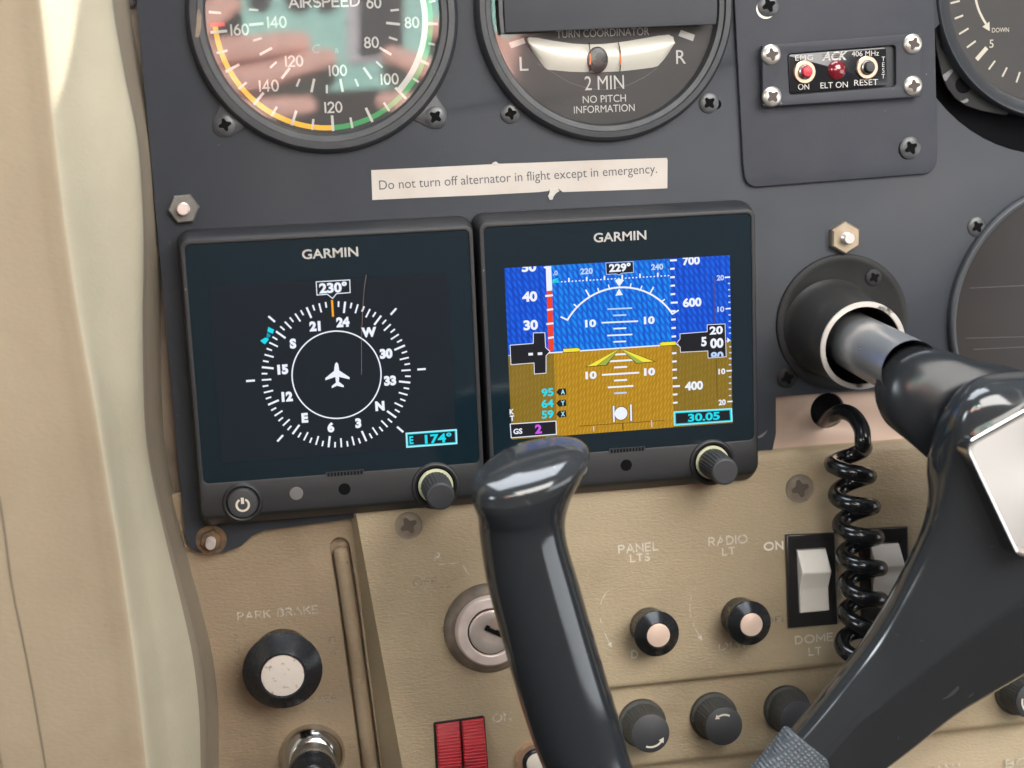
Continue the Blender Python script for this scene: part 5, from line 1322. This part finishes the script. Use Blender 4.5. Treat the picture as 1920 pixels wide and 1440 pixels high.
# fabric wrap around the lower end of the arm
wr = arm_rings(S[10:], 8, 1.1)
wr = [armring(((1474, 1358), (1490, 1376), (1552, 1425), (1568, 1525), 47, 75), 0.2)]+arm_rings([((1470, 1362), (1486, 1379), (1550, 1427), (1566, 1528), 47, 75)]+S[11:], 8, 1.2)
mbw = MB(); mbw.rings(wr, 'wrap_cloth', True, True); mbw.solid('grip_wrap', T.e, 60)
# hub emblem: rim and spun plate lying on the hub face
hub_n = None
eo = [(1806, 832), (1996, 726), (2116, 996), (1898, 1042)]
Pw = [W3(a, b_, 90.0)-O for a, b_ in eo]
pl = [(v.x, v.z) for v in Pw]
yy = -(Pw[0].y)
ctr = (sum(p_[0] for p_ in pl)/len(pl), sum(p_[1] for p_ in pl)/len(pl))
E = bpy.data.objects.new('hub_emblem', None); sc.collection.objects.link(E); E.parent = T.e; E.location = (ctr[0]*MM, (-yy-1.2)*MM, ctr[1]*MM); E.rotation_euler = (math.radians(-5), 0, math.radians(-2)); E.empty_display_size = .004
loc = [(x-ctr[0], z-ctr[1]) for x, z in pl]
outl = roundpoly(loc, 3.2, 8); inn = roundpoly([(x*.95, z*.95) for x, z in loc], 2.9, 8)
inn2 = roundpoly([(x*.885, z*.885) for x, z in loc], 2.6, 8)
mb = MB()
ring_s = [[Vector((x, 9.0, z)) for x, z in outl], [Vector((x, -.5, z)) for x, z in outl], [Vector((x*.985, -.9, z*.985)) for x, z in outl], [Vector((x, -.8, z)) for x, z in inn], [Vector((x, 1.6, z)) for x, z in inn2]]
mb.rings(ring_s, 'chrome', False, False); mb.build('emblem_rim', E, 30)
mb = MB(); mb.poly(inn2, -1.55, 'spun_metal'); mb.build('emblem_plate', E)

# ================================================================== coiled cord
T = Thing('coiled_cord', 'glossy black coiled cord hanging from the hole in the aluminium strip', 'cord', 1560, 775, 0)
O = T.o
ax = catmull([W3(*q)-O for q in ((1590, 838, 15), (1594, 880, 17), (1602, 940, 18), (1611, 1010, 19), (1618, 1080, 20), (1618, 1150, 20), (1612, 1215, 20), (1640, 1290, 20), (1690, 1370, 22))], 40)
# arc-length
dist = [0]
for i in range(1, len(ax)): dist.append(dist[-1]+(ax[i]-ax[i-1]).length)
pts = [W3(*q)-O for q in ((1535, 790, -14), (1545, 788, -4), (1562, 778, 6), (1582, 772, 12), (1602, 782, 17), (1616, 806, 22), (1618, 832, 24))]
Rc, pitch = 5.5, 10.0
hel = []
N = 620
import bisect
tot = dist[-1]
for i in range(N):
    s_ = tot*i/(N-1); k_ = min(len(ax)-2, max(0, bisect.bisect_right(dist, s_)-1))
    f_ = (s_-dist[k_])/max(1e-6, dist[k_+1]-dist[k_]); p_ = ax[k_]+(ax[k_+1]-ax[k_])*f_; d = (ax[k_+1]-ax[k_]).normalized()
    u = Vector((1, 0, 0)); u = (u-d*u.dot(d)).normalized(); w = d.cross(u)
    if w.y > 0: w = -w
    a = -2*PI*s_/pitch+0.35
    hel.append(p_+u*Rc*math.cos(a)+w*Rc*math.sin(-a)*-1)
path = catmull(pts+[hel[3], hel[6]], 6)[:-8]+hel[4:]
mb = MB(); mb.tube(path, 2.6, 'cord_black', 14); mb.solid('cord', T.e, 80)

# ================================================================== what the airspeed glass mirrors: two hands holding a phone up in the sunlight
def mirror(px, py, yt):                            # photo point seen in the gauge glass -> point at depth yt in front of the panel
    yt -= 130
    g = PA.hit(px, py, 1.2); d = RW.transposed() @ Vector(((px-960)/FPX, (py-720)/FPX, 1)); d.y = -d.y
    return g+d*((yt-g.y)/d.y)
PH = mirror(690, 60, -432)
def flat_thing(name, label, cat):
    e_ = bpy.data.objects.new(name, None); sc.collection.objects.link(e_); e_.location = PH*MM; e_.empty_display_size = .01
    tag(e_, label, cat); return e_
phone = flat_thing('phone', 'teal cased phone held up in the sun, mirrored in the airspeed gauge glass', 'phone')
def mp_(L_, y): return [((mirror(a, b_, y)-PH).x, (mirror(a, b_, y)-PH).z) for a, b_ in L_]
yb = -PH.y
mb = MB(); mb.plate(roundpoly(mp_([(452, -75), (985, -88), (980, 150), (760, 166), (455, 180)], -424), 7), -8, 0, 'teal_case', [], 1.5); mb.solid('case', phone)
mb = MB(); mb.plate(roundpoly(mp_([(650, -60), (760, -62), (757, 112), (650, 120)], -422), 3), -9.6, -7.5, 'grey_frame', [], .6); mb.solid('camera_frame', phone)
mb = MB(); mb.plate(roundpoly(mp_([(673, -60), (756, -62), (756, 103), (673, 107)], -422), 2), -10.0, -9.4, 'black_gloss', [], .1); mb.solid('camera_window', phone)
for x, y, r_ in ((487, -4, 7.5), (560, -8, 9.5), (612, -6, 8.5)):
    c = mp_([(x, y)], -420)[0]
    mb = MB(); mb.lathe([(r_, -7.5), (r_, -10.2), (r_*.8, -10.6), (r_*.75, -9.6), (.01, -9.5)], 'knob_black', 32, c, cap=False); mb.build('lens', phone)
person = flat_thing('person', 'two sunlit hands gripping the teal phone, mirrored in the airspeed gauge glass', 'person')
def hand(chains, palm, wrist):
    """one skinned surface: wrist, palm and five finger chains; points are (px, py, depth, radius)"""
    vs = []; es = []; rs = []
    def add(p_):
        vs.append((mirror(p_[0], p_[1], p_[2])-PH)*MM); rs.append(p_[3]*1.15*MM); return len(vs)-1
    w0 = add(wrist[0]); w1 = add(wrist[1]); es.append((w0, w1)); pc_ = add(palm); es.append((w1, pc_))
    for ch in chains:
        prev = pc_
        for p_ in ch: k_ = add(p_); es.append((prev, k_)); prev = k_
    me = bpy.data.meshes.new('hand'); me.from_pydata(vs, es, []); o = bpy.data.objects.new('hand', me); sc.collection.objects.link(o); o.parent = person
    sk = o.modifiers.new('skin', 'SKIN'); sk.use_smooth_shade = True; sk.branch_smoothing = 0.4
    for i_, r_ in enumerate(rs): me.skin_vertices[0].data[i_].radius = (r_, r_)
    me.skin_vertices[0].data[pc_].use_root = True
    ss = o.modifiers.new('sub', 'SUBSURF'); ss.levels = 2; ss.render_levels = 2
    me.materials.append(MATS['skin'])
    return o
y0 = -412
hand([[(400, 100, -418, 9.5), (470, 92, y0, 8.4), (535, 82, y0, 7.6), (584, 78, y0-2, 6.4)],
      [(400, 160, -416, 9.5), (480, 148, y0, 8.6), (560, 124, y0, 7.8), (634, 106, y0-2, 6.4)],
      [(405, 215, -418, 9.0), (470, 212, y0, 8.2), (535, 204, y0, 7.4), (596, 197, y0-2, 6.2)],
      [(395, 226, -428, 7.6), (440, 232, -424, 6.6), (480, 230, -424, 5.8), (512, 222, -425, 5.0)],
      [(380, 40, -440, 10), (440, 0, -446, 8.8), (510, -30, -448, 7.6), (550, -40, -448, 6.6)]],
     (320, 150, -428, 16), ((200, 150, -530, 19), (262, 150, -470, 17)))
hand([[(905, 70, -418, 9), (870, 62, y0, 8.0), (832, 56, y0, 7.2), (797, 54, y0-2, 6.2)],
      [(900, 165, -416, 9), (850, 150, y0, 8.2), (780, 122, y0, 7.4), (715, 97, y0-2, 6.2)],
      [(900, 215, -418, 8.6), (840, 205, y0, 7.8), (770, 195, y0, 7.0), (702, 190, y0-2, 6.0)],
      [(930, 226, -428, 7.4), (890, 232, -424, 6.4), (850, 230, -424, 5.6), (815, 222, -425, 5.0)],
      [(960, 40, -440, 10), (920, 0, -446, 8.6), (880, -30, -448, 7.4), (850, -42, -448, 6.4)]],
     (985, 140, -428, 16), ((1110, 140, -530, 19), (1045, 140, -470, 17)))
